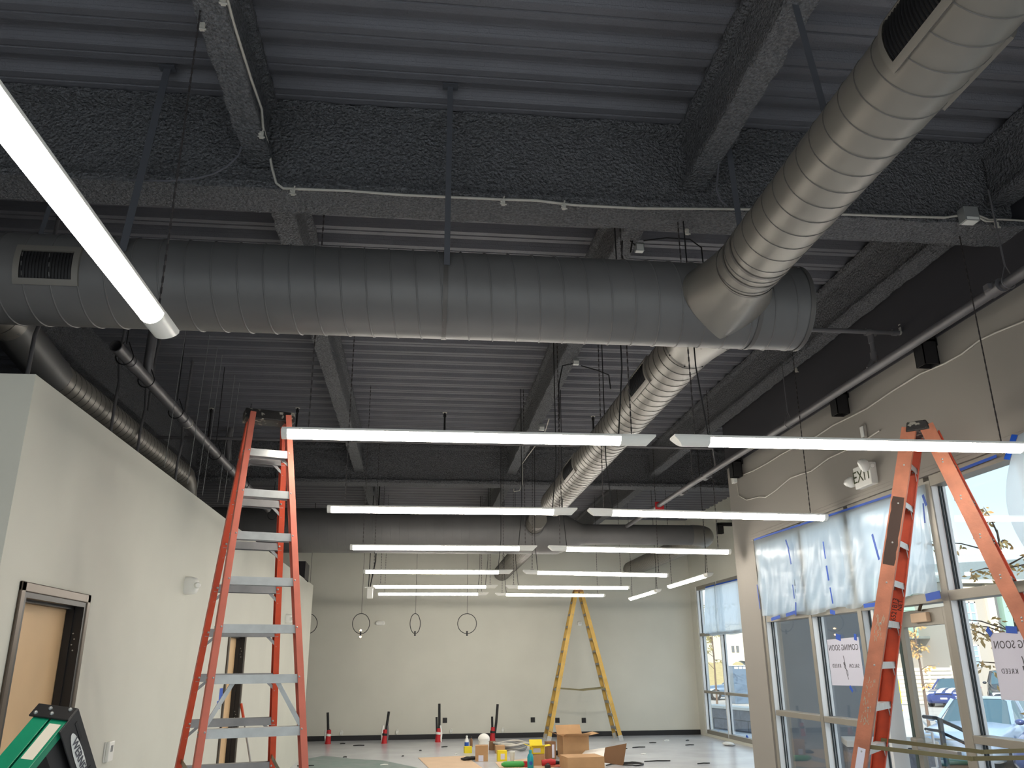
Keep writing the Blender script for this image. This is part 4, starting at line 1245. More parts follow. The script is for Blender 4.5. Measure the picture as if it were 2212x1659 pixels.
# ------------------------------------------------------------------ the two posters, read from outside
def poster(label, TLy, TRy, zt, zb, tapes, skew=0):
    t = thing('poster', label, 'poster', (GX-.012, (TLy+TRy)/2, zb))
    X = GX-.012
    m = MB()
    m.hexa([(X-.0012, TLy, zb), (X, TLy, zb), (X, TRy, zb+skew), (X-.0012, TRy, zb+skew), (X-.0012, TLy, zt), (X, TLy, zt), (X, TRy, zt+skew), (X-.0012, TRy, zt+skew)])
    m.build('sheet', M['paper'], t)
    w = abs(TLy-TRy); h = zt-zb; cy = (TLy+TRy)/2
    for xx, nm in ((X-.002, 'lettering'), (X+.001, 'outer_lettering')):
        m = MB()
        put_text(m, 'COMING SOON', w*.122, (xx, cy+.0, zt-h*.19), (0, 1, 0), (0, 0, 1), sp=1.06)
        put_text(m, 'SALON', w*.078, (xx, cy-w*.27, zb+h*.42), (0, 1, 0), (0, 0, 1), sp=1.3)
        put_text(m, 'KREED', w*.078, (xx, cy+w*.27, zb+h*.42), (0, 1, 0), (0, 0, 1), sp=1.3)
        # emblem: a slim upright monogram between the two words
        B = lambda a, b, wd: m.bar((xx, cy+w*a[0], zb+h*a[1]), (xx, cy+w*b[0], zb+h*b[1]), wd*w, .0012, (1, 0, 0))
        B((.028, .64), (.014, .58), .012); B((.018, .60), (-.004, .40), .014); B((-.004, .40), (-.022, .24), .010); B((-.022, .24), (-.050, .14), .012)
        B((.034, .50), (.026, .44), .026); B((.004, .45), (.030, .40), .012); B((.030, .40), (.0, .36), .012)
        B((-.004, .36), (-.046, .32), .010); B((-.046, .32), (-.052, .22), .012); B((-.014, .30), (-.030, .20), .010)
        m.build(nm, M['ink'], t, props={'kind': 'stuff'})
    for (y, z, dy, dz, wd) in tapes:
        m = MB(); m.bar((X-.004, y, z), (X-.004, y+dy, z+dz), wd, .0015, (1, 0, 0)); m.build('tape_strip', M['tape'], t)
poster('white coming soon poster seen from behind on the second pane', 8.90, 8.22, 1.96, 1.50, ((8.68, 1.99, -.10, -.02, .06), (8.27, 2.0, .01, -.06, .05), (8.52, 1.50, -.05, -.05, .035)), .01)
poster('white coming soon poster seen from behind on the pane right of the door', 6.22, 5.56, 1.94, 1.46, ((6.235, 1.975, -.04, -.05, .045), (6.02, 1.96, -.12, -.01, .05), (5.86, 1.47, -.10, -.05, .05)))

# ------------------------------------------------------------------ clutter on the floor
def fl_(px, py): return at(px, py, Z=0)
def carton(label, pxl, pxr, pyb, h, m_, dep=.3, flaps=True, rot=0., lab=None, name='carton'):
    a, b = fl_(pxl, pyb), fl_(pxr, pyb)
    w = (b-a).length; c = (a+b)/2+V((0, dep/2, 0))
    t = thing(name, label, 'box', V((c.x, c.y, 0)))
    R_ = Matrix.Rotation(rot, 3, 'Z')
    X, Y = R_@V((1, 0, 0)), R_@V((0, 1, 0))
    m = MB(); th = .004
    B = lambda x0, x1, y0, y1, z0, z1: m.obox(c+X*(x0+x1)/2+Y*(y0+y1)/2+V((0, 0, (z0+z1)/2)), X*(x1-x0)/2, Y*(y1-y0)/2, V((0, 0, (z1-z0)/2)))
    hw, hd = w/2, dep/2
    B(-hw, hw, -hd, -hd+th, .001, h); B(-hw, hw, hd-th, hd, .001, h); B(-hw, -hw+th, -hd+th, hd-th, .001, h); B(hw-th, hw, -hd+th, hd-th, .001, h); B(-hw+th, hw-th, -hd+th, hd-th, .001, .006)
    if not flaps: B(-hw, hw, -hd, hd, h, h+.005)
    m.build('body', M[m_], t)
    if flaps:
        for sgn, ax, o, l, ang in ((-1, Y, hd, w, .25), (1, Y, hd, w, .9), (-1, X, hw, dep, .35), (1, X, hw, dep, .15)):
            m = MB()
            e0 = c+ax*sgn*o+V((0, 0, h)); al = X if ax is Y else Y
            fl_len = min(o, .22)
            d = ax*sgn*cos(ang)+V((0, 0, sin(ang)))
            m.obox(e0+d*fl_len/2, al*l/2*.98, d*fl_len/2, ax.cross(al).cross(d).normalized()*.0 + d.cross(al).normalized()*.002)
            m.build('flap', M[m_], t)
    if lab:
        m = MB(); x0, x1, z0, z1 = lab
        m.obox(c-Y*(hd+.0015)+X*(x0+x1)/2*w+V((0, 0, (z0+z1)/2*h)), X*(x1-x0)/2*w, Y*.001, V((0, 0, (z1-z0)/2*h))); m.build('white_label', M['paper'], t)
    return t, c, w
def flat(name, label, pts, mt, cat, z=.003, th=.004):
    p = [at(*q, Z=z) for q in pts]
    m = MB(); m.prism(p, (0, 0, th)); return tag(m.build(name, M[mt]), label, cat)
flat('cardboard_sheet', 'wide flat cardboard sheet on the floor, left of the boxes', ((903, 1637), (1004, 1633), (1046, 1662), (935, 1668)), 'card_l', 'cardboard')
flat('cardboard_sheet', 'flat cardboard sheet under the small tools, mid floor', ((1070, 1647), (1180, 1634), (1215, 1652), (1160, 1672), (1090, 1672)), 'card_l', 'cardboard')
carton('open kraft carton with spread flaps, largest of those at the back', 1213, 1272, 1638, .40, 'card', .42, True, .12)
carton('small kraft box with white label, in front of the white bucket', 1028, 1055, 1645, .27, 'card', .22, False, -.1, (-.25, .15, .02, .4))
carton('brown box standing behind the labelled kraft box', 1058, 1070, 1621, .17, 'card_d', .12, False, .3)
carton('low kraft box beside the grey cable coil', 1071, 1091, 1628, .14, 'card', .25, False, 0)
carton('tall narrow brown box with white side, behind the yellow box', 1181, 1200, 1641, .31, 'card_d', .16, False, .25, (.0, .3, .1, .85))
carton('kraft box supporting the yellow box near the teal bottle', 1150, 1177, 1655, .19, 'card', .25, False, 0)
t, c, w = carton('large open yellow box resting on a kraft box', 1148, 1177, 1655, .12, 'ybox', .24, True, 0, (-.35, .2, .2, .8), 'yellow_box')
t.location.z += .2
carton('yellow box with white label in front of the cable coil', 1075, 1095, 1645, .18, 'ybox', .15, False, .05, (-.2, .25, .2, .75), 'yellow_box')
carton('yellow box lying open at the back left of the clutter', 1003, 1019, 1627, .12, 'ybox', .14, False, .1, None, 'yellow_box')
# big front carton with raised flap and a white board standing out of it
t, c, w = carton('large open carton nearest the camera at the frame bottom', 1222, 1305, 1664, .20, 'card', .55, False, .1)
q = fl_(1303, 1655)
m = MB(); m.hexa([V((q.x, q.y, .06)), V((q.x+.37, q.y+.02, .0)), V((q.x+.37, q.y+.03, .0)), V((q.x, q.y+.01, .06)), V((q.x+.06, q.y+.04, .30)), V((q.x+.46, q.y+.06, .36)), V((q.x+.46, q.y+.07, .36)), V((q.x+.06, q.y+.05, .30))])
tag(m.build('cardboard_flap', M['card_d']), 'loose grey brown cardboard panel standing at the front carton', 'cardboard')
q = at(1251, 1645, Y=17.2)
m = MB(); A_, B_, C2, D2 = at(1249, 1643, Y=16.9), at(1305, 1640, Y=16.9), at(1325, 1614, Y=17.2), at(1265, 1623, Y=17.2)
for p in (A_, B_): p.z = max(p.z, .02)
m.prism([A_, B_, C2, D2], (.0, .02, .012))
tag(m.build('foam_board', M['foam']), 'white foam board propped on the front carton', 'board')
# bucket with domed lid
a, b = fl_(1034, 1631), fl_(1058, 1631); r = (b-a).length/2; c = (a+b)/2+V((0, r, 0))
t = thing('paint_bucket', 'white bucket with domed clear lid among the boxes', 'bucket', V((c.x, c.y, 0)))
m = MB(); m.lathe(c, [(.002, r*.82), (.05, r*.84), (.27, r), (.28, r*1.04), (.30, r*1.04)], 24); m.build('body', M['whitep'], t)
m = MB(); m.lathe(c, [(.30, r*1.06), (.33, r*1.0), (.37, r*.7), (.39, r*.3), (.395, 0)], 24); m.build('lid', M['white'], t)
m = MB(); m.tube([c+V((r*1.05*cos(x), -.02-r*.6*sin(x), .28-.06*sin(x))) for x in [pi*i/12 for i in range(13)]], .004, 6); m.build('handle', M['galv'], t)
def bottle(label, px, py, h, r, mt, capm, name, cat, band=None):
    c = fl_(px, py); c.z = 0
    t = thing(name, label, cat, c)
    m = MB(); m.lathe(c, [(.002, r*.9), (.01, r), (h*.62, r), (h*.75, r*.75), (h*.82, r*.42), (h*.86, r*.4)], 18); m.build('body', M[mt], t)
    m = MB(); m.lathe(c, [(h*.85, r*.5), (h*.96, r*.48), (h, r*.3)], 14); m.build('cap', M[capm], t)
    if band:
        m = MB(); m.lathe(c, [(h*.2, r*1.01), (h*.5, r*1.01)], 18); m.build('label_band', M[band], t)
    return t, c
bottle('tall teal drink bottle with dark blue badge at the frame bottom', 1146, 1660, .30, .055, 'teal', 'teal', 'drink_bottle', 'bottle', None)
c = fl_(1146, 1660); m = MB(); m.lathe(c+V((.0, -.057, .09)), [(0, .03), (.003, .03)], 18, (0, -1, 0)); m.build('badge', M['blue'], [o for o in COL.objects if o.name.startswith('drink_bottle')][0])
bottle('clear spray bottle with blue base at the back left of the clutter', 1008, 1617, .26, .045, 'whitep', 'whitep', 'spray_bottle', 'bottle', 'blue')
bottle('small brown bottle with black cap beside the spray bottle', 1018, 1614, .22, .03, 'card_d', 'black', 'small_bottle', 'bottle', None)
c = fl_(1107, 1653); c.z = 0
t = thing('caulk_tube', 'white caulk tube standing on its cap before the yellow box', 'tube', c)
m = MB(); m.lathe(c, [(.0, .018), (.04, .02), (.05, .03), (.22, .048)], 14); m.build('body', M['whitep'], t)
m = MB(); m.box(c+V((-.05, -.004, .22)), c+V((.05, .004, .235))); m.build('crimp', M['white'], t)
t = thing('cable_coil', 'loose coil of grey flexible cable behind the yellow boxes', 'cable', fl_(1108, 1620))
c = fl_(1106, 1621); c.z = 0
rnd = random.Random(3)
for k in range(5):
    m = MB(); pts = []
    for i in range(30):
        a = 2*pi*i/29
        pts.append(c+V(((.26+.03*k)*cos(a)+.05*rnd.uniform(-1, 1)*.3, (.30+.02*k)*sin(a), .03+.028*k+.02*sin(3*a+k))))
    m.tube(pts, .022, 7); m.build('loop', M['alu_d' if k % 2 else 'cable'], t)
t = thing('power_cord_coil', 'thin black cord coiled on the floor right of the front carton', 'cord', fl_(1370, 1652))
c = fl_(1366, 1652); m = MB()
m.tube([c+V((.2*cos(a)*(1-.02*i/9), .25*sin(a), .012+.002*(i % 5))) for i, a in enumerate([2*pi*i/20 for i in range(62)])]+[c+V((-.35, .1, .012)), c+V((-.5, -.1, .012))], .011, 6)
m.build('loop', M['cord'], t)
c = fl_(1016, 1643); c.z = 0
t = thing('work_gloves', 'dark pair of work gloves on the cardboard edge', 'gloves', c)
for k in range(2):
    m = MB(); m.ball(c+V((.1*k-.05, .05*k, .04)), .07, 10, 6, (1.3, 1, .5))
    for j in range(4): m.ball(c+V((.1*k-.1-.01*j, .05*k-.06+.035*j, .03)), .028, 8, 5, (2, .7, .7))
    m.build('glove', M['blackrub'], t)
c = fl_(1190, 1657); c.z = 0
t = thing('tool_bag', 'red and black power tool lying at the frame bottom', 'tool', c)
m = MB(); m.tube([c+V((-.16, 0, .07)), c+V((.0, .0, .08)), c+V((.08, 0, .075))], [.05, .06, .045], 12); m.build('motor_body', M['red'], t)
m = MB(); m.tube([c+V((.08, 0, .075)), c+V((.17, 0, .07)), c+V((.2, 0, .07))], [.035, .028, .012], 10); m.build('chuck', M['black'], t)
m = MB(); m.bar(c+V((-.05, 0, .06)), c+V((-.08, -.14, .03)), .05, .05); m.bar(c+V((-.08, -.14, .03)), c+V((-.085, -.2, .03)), .1, .06); m.build('grip', M['black'], t, bevel=.01)
t = thing('wire_bundle', 'orange cord looped beside the red power tool', 'cord', c)
m = MB(); m.tube([c+V((.15+.22*cos(a), .05+.12*sin(a), .012+.003*(i % 4))) for i, a in enumerate([2*pi*i/18 for i in range(40)])], .012, 6); m.build('loop', M['salmon'], t)
c = fl_(1110, 1658); c.z = 0
t = thing('wrapped_pack', 'green wrapped pack with red end at the frame bottom', 'packet', c)
m = MB(); m.grid(lambda u, v: c+V((-.22+.44*v, .07*cos(2*pi*u)*(1-abs(2*v-1)**6*.6), .055+.05*sin(2*pi*u)*(1-abs(2*v-1)**6*.6))), 14, 10); m.build('wrapper', M['greenl'], t)
m = MB(); m.box(c+V((.17, -.05, .01)), c+V((.24, .05, .10))); m.build('end_cap', M['red'], t, bevel=.012)
c = fl_(1208, 1634); c.z = 0
t = thing('tool_case', 'small black tool lying right of the tall brown box', 'tool', c)
m = MB(); m.tube([c+V((-.10, 0, .06)), c+V((.02, 0, .07)), c+V((.09, .0, .06))], [.045, .05, .02], 10); m.build('body', M['black'], t)
m = MB(); m.bar(c+V((0, 0, .05)), c+V((.06, -.1, .02)), .04, .04); m.build('grip', M['blackrub'], t, bevel=.008)
# scraps
scr = ((1410, 1605, .16, 0), (1380, 1615, .3, .2), (1350, 1618, .1, -.3), (1440, 1600, .14, .3), (1490, 1610, .2, .1), (1420, 1645, .5, .05), (1520, 1650, .25, .2), (1390, 1630, .1, 0), (775, 1611, .25, .1), (740, 1607, .12, .4), (960, 1614, .14, .2), (985, 1630, .08, .9), (870, 1634, .06, 1), (908, 1622, .05, .3), (745, 1636, .08, .5), (830, 1653, .14, .1), (660, 1655, .3, 0), (1485, 1600, .1, .5), (1100, 1652, .1, .3))
scl = ['short dark scrap on the floor %s' % w for w in ('below the yellow ladder right foot', 'right of the yellow ladder, longer one', 'just right of the big kraft carton', 'towards the far window corner', 'before the far window')]
scl += ['long dark strip on the floor before the right pier', 'dark strip nearest the window reflection', 'small pale scrap right of the carton', 'dark scrap between first and second pipe clusters', 'small dark scrap by the first pipe cluster', 'dark scrap just before the third pipe cluster', 'tiny pale scrap left of the yellow box', 'tiny dark scrap mid floor before the second cluster', 'tiny dark scrap left of the clutter', 'tiny dark scrap on the left floor by the green patch', 'pale scrap on the edge of the green patch', 'dark scrap beside the left ladder foot', 'tiny dark scrap by the far window sill', 'small dark scrap on the tool cardboard']
for k, (px, py, L, an) in enumerate(scr):
    q = fl_(px, py); m = MB(); d = V((cos(an), sin(an), 0))*L/2
    m.tube([q-d+V((0, 0, .006)), q+V((0, .02*L, .012)), q+d+V((0, 0, .006))], .011, 5)
    tag(m.build('scrap', M['cord' if k % 4 != 3 else 'whitep']), scl[k], 'scrap', 'scraps on the floor')
q = at(1573, 1607, Z=.03); q.z = 0
t = thing('door_stop', 'small pale rag lying at the foot of the far window', 'rag', q)
m = MB(); m.ball(q+V((0, 0, .035)), .12, 12, 6, (1.0, 1.6, .3)); m.build('fold', M['whitep'], t)
m = MB(); m.ball(q+V((.02, -.14, .025)), .07, 10, 6, (1.2, 1.4, .3)); m.build('fold', M['alu'], t)
# ------------------------------------------------------------------ outside
M['asphalt'] = mat('pale_asphalt', S(196, 190, 180), .9, var=.1, vscale=.8, bump=.2, scale=40)
M['walk'] = mat('pale_walkway', S(206, 208, 210), .85, var=.06, vscale=2)
M['stone'] = mat('grey_split_stone', S(128, 132, 142), .9, bump=.9, scale=9, var=.3, vscale=4, bdist=.05)
M['cap'] = mat('pale_stone_cap', S(216, 214, 208), .8)
M['greybld'] = mat('warm_grey_stucco', S(172, 168, 160), .9)
M['tealbld'] = mat('pale_teal_siding', S(150, 182, 170), .85)
M['cream'] = mat('cream_trim', S(236, 228, 204), .8)
M['roofm'] = mat('grey_shingles', S(132, 142, 140), .9, var=.15, vscale=8)
M['winglass'] = mat('house_window_glass', S(150, 172, 184), .12, spec=.8)
M['darkrec'] = mat('dark_grey_and_recess_shade', S(112, 116, 120), .9)  # dark grey, also used as painted-in shade on the house front
M['leaf'] = mat('autumn_leaf', S(228, 200, 136), .7, col2=S(206, 160, 104), vscale=6)
M['leaf2'] = mat('olive_leaf', S(150, 140, 80), .7)
M['bark'] = mat('tree_bark', S(110, 92, 78), .9)
M['sign'] = mat('yellow_sign', S(244, 206, 20), .5)
M['rail'] = mat('dark_handrail', S(70, 78, 86), .4, metal=.3)
M['car_s'] = mat('silver_blue_paint', S(168, 190, 214), .25, metal=.3, coat=.5)
M['car_b'] = mat('deep_blue_paint', S(40, 62, 128), .25, metal=.2, coat=.5)
M['car_k'] = mat('dark_grey_paint', S(62, 66, 72), .25, metal=.3, coat=.5)
M['car_n'] = mat('slate_blue_paint', S(72, 86, 134), .25, metal=.3, coat=.5)
M['car_f'] = mat('dusty_blue_paint', S(104, 128, 152), .3, metal=.3, coat=.4)
M['stripe'] = mat('white_stripe', S(240, 242, 246), .3)
M['autog'] = mat('car_glass', S(70, 96, 106), .06, spec=.9)
M['tyre'] = mat('tyre_rubber', S(34, 34, 36), .8)
M['lampg'] = mat('headlamp_glass', S(232, 232, 228), .12, spec=.9)
M['amber'] = mat('amber_lens', S(236, 120, 60), .3)
M['drygrass'] = mat('dry_grass', S(206, 186, 130), .95, var=.2, vscale=3)

GZ = -.55
m = MB(); m.box((4.56, -40, GZ-.2), (140, 150, GZ))
gr = struct(m.build('ground', M['asphalt']))
m = MB(); m.box((-60, 22.31, GZ-.2), (4.56, 150, GZ)); struct(m.build('ground_back', M['asphalt']))
m = MB(); m.box((4.56, -20, GZ), (5.5, 10.94, -.02)); m.box((5.5, 6.6, GZ), (7.4, 10.94, -.02)); struct(m.build('walkway', M['walk']))
m = MB(); m.box((7.42, 14.0, GZ), (9.2, 26, -.05)); struct(m.build('walkway_side', M['walk']))

def stone_wall(name, label, a, b, z0, z1, th, rows, capw=.05, blk=.55, seed=1):
    """low wall of split stone blocks under a pale cap"""
    rnd = random.Random(seed)
    a, b = V((a[0], a[1], 0)), V((b[0], b[1], 0)); d = (b-a); L = d.length; d /= L; n = V((-d.y, d.x, 0))
    t = thing(name, label, 'wall', V(((a.x+b.x)/2, (a.y+b.y)/2, z0)))
    m = MB(); m.obox((a+b)/2+V((0, 0, (z0+z1)/2)), d*(L/2-.02), n*(th/2-.02), V((0, 0, (z1-z0)/2))); m.build('core', M['stone'], t)
    h = (z1-z0)/rows
    for r in range(rows):
        x = 0
        while x < L-.05:
            w = min(blk*rnd.uniform(.7, 1.35), L-x)
            pr = rnd.uniform(.0, .03)
            m = MB(); m.obox(a+d*(x+w/2)+V((0, 0, z0+h*(r+.5))), d*(w/2-.006), n*(th/2+pr), V((0, 0, h/2-.006)))
            m.build('stone_block', M['stone'], t, bevel=.012)
            x += w
    x = 0
    while x < L-.02:
        w = min(1.2, L-x)
        m = MB(); m.obox(a+d*(x+w/2)+V((0, 0, z1+.035)), d*(w/2-.003), n*(th/2+capw), V((0, 0, .035))); m.build('cap_stone', M['cap'], t, bevel=.008)
        x += w
za = at(1800, 1596, Y=9.9).z
stone_wall('stone_planter', 'stone planter wall with pale cap outside the left panes', (4.95, 9.95), (5.85, 9.6), GZ, za-.07, .5, 4, seed=2)
za = at(2150, 1612, X=5.75).z
stone_wall('stone_planter', 'stone planter wall with pale cap outside, right of the glass door', (5.75, 5.9), (5.75, 2.6), GZ, za-.07, .5, 4, seed=4)
p = at(1530, 1521, Y=25); q = at(1640, 1526, Y=22.5)
stone_wall('retaining_wall', 'low grey stone retaining wall seen through the far window', (p.x, p.y), (q.x, q.y), GZ, p.z-.07, .4, 4, blk=.7, seed=6)

# houses across the lot
def house_window(t, x0, x1, z0, z1, Y, grid=False):
    m = MB(); w = .07
    for a, b in (((x0, z0), (x1, z0+w)), ((x0, z1-w), (x1, z1)), ((x0, z0), (x0+w, z1)), ((x1-w, z0), (x1, z1)), (((x0+x1)/2-w/2, z0), ((x0+x1)/2+w/2, z1))):
        m.box((a[0], Y-.06, a[1]), (b[0], Y+.02, b[1]))
    zz = (z0+z1)/2
    m.box((x0, Y-.05, zz-.03), (x1, Y+.02, zz+.03))
    if grid:
        for k in (1, 2, 3): m.box((x0, Y-.035, z0+(z1-z0)*k/4-.012), (x1, Y+.02, z0+(z1-z0)*k/4+.012))
    o = m.build('window_frame', M['stripe'], t)
    m = MB(); m.box((x0+.03, Y-.015, z0+.03), (x1-.03, Y+.0, z1-.03)); m.build('pane', M['winglass'], o)
def px_rect(Y, x0, y0, x1, y1):
    a, b = at(x0, y0, Y=Y), at(x1, y1, Y=Y)
    return min(a.x, b.x), max(a.x, b.x), min(a.z, b.z), max(a.z, b.z)
HY = 48.0
t = thing('grey_house', 'warm grey townhouse with pitched roof across the lot', 'house', (40, HY+3, GZ))
xl = at(2056, 1300, Y=HY).x; ze = at(2100, 1256, Y=HY).z
m = MB(); m.box((xl, HY, GZ), (60, HY+9, ze)); m.build('walls', M['greybld'], t)
m = MB()
rz = at(2150, 1205, Y=HY+5).z
m.add([(xl-.5, HY-.6, ze), (62, HY-.6, ze), (62, HY+5, rz+1.2), (xl-.2, HY+5, rz-.6), (xl-.5, HY+10, ze), (62, HY+10, ze)], [(0, 1, 2, 3), (3, 2, 5, 4), (0, 3, 4), (1, 5, 2), (0, 4, 5, 1)])
m.build('roof', M['roofm'], t)
m = MB(); m.box((xl-.55, HY-.66, ze-.16), (62, HY-.55, ze+.05)); m.box((xl-.1, HY-.5, ze-.5), (62, HY+.02, ze-.36)); m.build('eave_trim', M['cream'], t)
x0, x1, z0, z1 = px_rect(HY, 2078, 1300, 2113, 1347); house_window(t, x0, x1, z0, z1, HY)
x0, x1, z0, z1 = px_rect(HY, 2086, 1393, 2121, 1442); house_window(t, x0, x1, z0, z1, HY, True)
x0, x1, z0, z1 = px_rect(HY, 2124, 1280, 2148, 1380)
m = MB(); m.box((x0, HY-.25, GZ), (x0+.45, HY+.02, ze-.2)); m.build('corner_board', M['cream'], t)
m = MB(); m.box((x0+.5, HY-.03, GZ), (x1+.6, HY+.02, ze-.4)); m.build('recess_shade_panel', M['darkrec'], t)  # flat panel, set-back shade of the house front put into its colour
m = MB(); m.box((x1+.6, HY-.5, GZ), (x1+4, HY+.02, ze-.35)); m.build('teal_bay', M['tealbld'], t)
# the teal and grey neighbour
H2 = 52.0
t = thing('teal_house', 'pale teal and grey townhouse seen through the door glass', 'house', (30, H2+3, GZ))
x0, x1, z0, z1 = px_rect(H2, 1900, 1322, 2037, 1376)
zt = at(2000, 1240, Y=H2).z
for k in range(12):
    m = MB(); h = (zt-z0)/12; zz = z0+h*k
    m.hexa([(x0-.8, H2-.06, zz), (x1, H2-.06, zz), (x1, H2, zz), (x0-.8, H2, zz), (x0-.8, H2-.02, zz+h-.01), (x1, H2-.02, zz+h-.01), (x1, H2, zz+h-.01), (x0-.8, H2, zz+h-.01)])
    m.build('siding_board', M['tealbld'], t)
m = MB(); m.box((x0-.8, H2, GZ), (x1, H2+8, zt+.0)); m.build('walls', M['greybld'], t)
m = MB(); m.add([(x0-1.2, H2-.5, zt), (x1+.4, H2-.5, zt), (x1+.4, H2+4, zt+1.4), (x0-1.2, H2+4, zt+1.4), (x0-1.2, H2+8.5, zt), (x1+.4, H2+8.5, zt)], [(0, 1, 2, 3), (3, 2, 5, 4), (0, 3, 4), (1, 5, 2), (0, 4, 5, 1)]); m.build('roof', M['roofm'], t)
a0, a1, b0, b1 = px_rect(H2, 1990, 1327, 2018, 1357); house_window(t, a0, a1, b0, b1, H2-.06)
m = MB(); m.box((x1-.35, H2-.2, GZ), (x1, H2+.02, zt)); m.build('corner_board', M['cream'], t)
a0, a1, b0, b1 = px_rect(H2, 2026, 1395, 2040, 1441); m = MB(); m.box((a0, H2-.04, GZ+.3), (a1, H2, b1)); m.build('entry_door', M['darkrec'], t)
a0, a1, b0, b1 = px_rect(H2, 2000, 1397, 2012, 1440); house_window(t, a0, a1, b0, b1, H2-.02)
m = MB(); m.box((x0-.8, H2-1.2, z0-.12), (x1+.2, H2+.02, z0+.02)); m.build('porch_roof', M['roofm'], t)
# slatted fence
FY = 45.0
t = thing('slat_fence', 'cream slatted fence behind the parked striped car', 'fence', (16, FY, GZ))
x0, x1, z0, z1 = px_rect(FY, 1885, 1441, 2062, 1475)
n = 9; zz0 = GZ+.05
for k in range(n):
    h = (z1-zz0)/n; m = MB(); m.box((x0-1, FY-.015, zz0+h*k), (x1, FY+.015, zz0+h*k+h*.72)); m.build('slat', M['cream'], t)
for x in [x0-.9+(x1-x0+.9)*i/4 for i in range(5)]:
    m = MB(); m.box((x-.06, FY+.015, GZ), (x+.06, FY+.10, z1+.04)); m.build('post', M['cream'], t)

# cars
def car(label, pos, head, mt, L=4.7, Wd=1.82, H=1.43, wagon=False, stripes=False):
    f = V((head[0], head[1], 0)).normalized(); l = V((-f.y, f.x, 0)); pos = V(pos)
    P = lambda x, y, z: pos+f*x+l*y+V((0, 0, z))
    t = thing('car', label, 'car', pos)
    hw = Wd/2
    belt = H*.62
    # stations: x, half width, top of body, bottom
    st = [(L*.5, hw*.62, .58, .30), (L*.485, hw*.82, .66, .22), (L*.44, hw*.95, .74, .18), (L*.30, hw, .84, .18), (L*.16, hw, belt+.02, .18), (-L*.1, hw, belt+.03, .18), (-L*.32, hw, belt+.06, .18), (-L*.45, hw*.96, belt+.05, .22), (-L*.49, hw*.86, belt-.04, .28), (-L*.5, hw*.7, belt-.2, .34)]
    def ring(x, w, zt, zb):
        pr = [(w*.90, zb), (w, zb+.12), (w*1.0, zb+(zt-zb)*.55), (w*.96, zt-.07), (w*.86, zt-.015), (w*.45, zt+.02), (0, zt+.03)]
        return [P(x, y, z) for y, z in pr]+[P(x, -y, z) for y, z in pr[-2::-1]]
    m = MB(); vs = []; n = 13
    for s in st: vs += ring(*s)
    m.add(vs, [(i*n+j, i*n+(j+1) % n, (i+1)*n+(j+1) % n, (i+1)*n+j) for i in range(len(st)-1) for j in range(n)], True)
    m.add(vs[:n], [tuple(range(n))]); m.add(vs[-n:], [tuple(range(n))])
    m.build('body', mt, t)
    rx = -L*.30 if not wagon else -L*.44
    cab = [(L*.17, hw*.86, belt, hw*.80), (L*.03, hw*.84, H-.03, hw*.66), (-L*.05, hw*.84, H, hw*.68), (rx*.72, hw*.84, H-.01, hw*.68), (rx, hw*.82, H-.06, hw*.66), (rx-L*.10 if not wagon else rx-L*.03, hw*.84, belt+.05, hw*.78)]
    m = MB(); vs = []
    for x, wb, zt, wt in cab:
        zb = belt-.03
        vs += [P(x, wb*1.06, zb), P(x, wt, max(zt-.04, zb+.01)), P(x, wt*.8, max(zt, zb+.02)), P(x, -wt*.8, max(zt, zb+.02)), P(x, -wt, max(zt-.04, zb+.01)), P(x, -wb*1.06, zb)]
    m.add(vs, [(i*6+j, i*6+j+1, (i+1)*6+j+1, (i+1)*6+j) for i in range(5) for j in range(5)], False)
    m.build('windows', M['autog'], t)
    m = MB(); vs = []
    for x, wb, zt, wt in cab[1:5]:
        vs += [P(x, wt*1.02, zt-.045), P(x, wt*.8, zt+.012), P(x, -wt*.8, zt+.012), P(x, -wt*1.02, zt-.045)]
    m.add(vs, [(i*4+j, i*4+j+1, i*4+5+j, i*4+4+j) for i in range(3) for j in range(3)], True)
    m.build('roof', mt, t)
    for s in (-1, 1):
        for (xa, za_, wa), (xb, zb_, wb_) in (((cab[0][0], belt, hw*.90), (cab[1][0], H-.05, hw*.68)), ((cab[5][0], belt+.04, hw*.88), (cab[4][0], H-.08, hw*.68)), ((-L*.06, belt, hw*.90), (-L*.07, H-.04, hw*.70))):
            m = MB(); m.bar(P(xa, s*wa, za_), P(xb, s*wb_, zb_), .07, .05, f); m.build('pillar', mt, t)
        m = MB(); m.ball(P(L*.13, s*(hw+.09), belt+.07), .1, 10, 6, (1, 1, .65)); m.build('mirror', mt, t)
        for x in (L*.30, -L*.29):
            m = MB(); m.tube([P(x, s*(hw-.19), .33), P(x, s*(hw+.012), .33)], .33, 22); w = m.build('wheel', M['tyre'], t)
            m = MB(); m.tube([P(x, s*(hw+.0), .33), P(x, s*(hw+.02), .33)], [.2, .19], 16); m.build('hub', M['galv'], w)
        m = MB(); m.obox(P(L*.468, s*hw*.66, .645), f*.06, l*hw*.2, V((0, 0, .075))); m.build('headlamp', M['lampg'], t, bevel=.03)
        m = MB(); m.obox(P(L*.474, s*hw*.74, .42), f*.04, l*.08, V((0, 0, .035))); m.build('side_marker', M['amber'], t, bevel=.01)
        m = MB(); m.obox(P(-L*.485, s*hw*.7, .80), f*.05, l*hw*.18, V((0, 0, .09))); m.build('tail_lamp', M['red'], t, bevel=.02)
    m = MB()
    for k in range(4): m.obox(P(L*.497, 0, .50+.045*k), f*.012, l*hw*.42, V((0, 0, .014)))
    m.build('grille', M['galv' if not stripes else 'black'], t)
    m = MB(); m.obox(P(L*.49, 0, .36), f*.02, l*hw*.6, V((0, 0, .05))); m.build('lower_intake', M['tyre'], t)
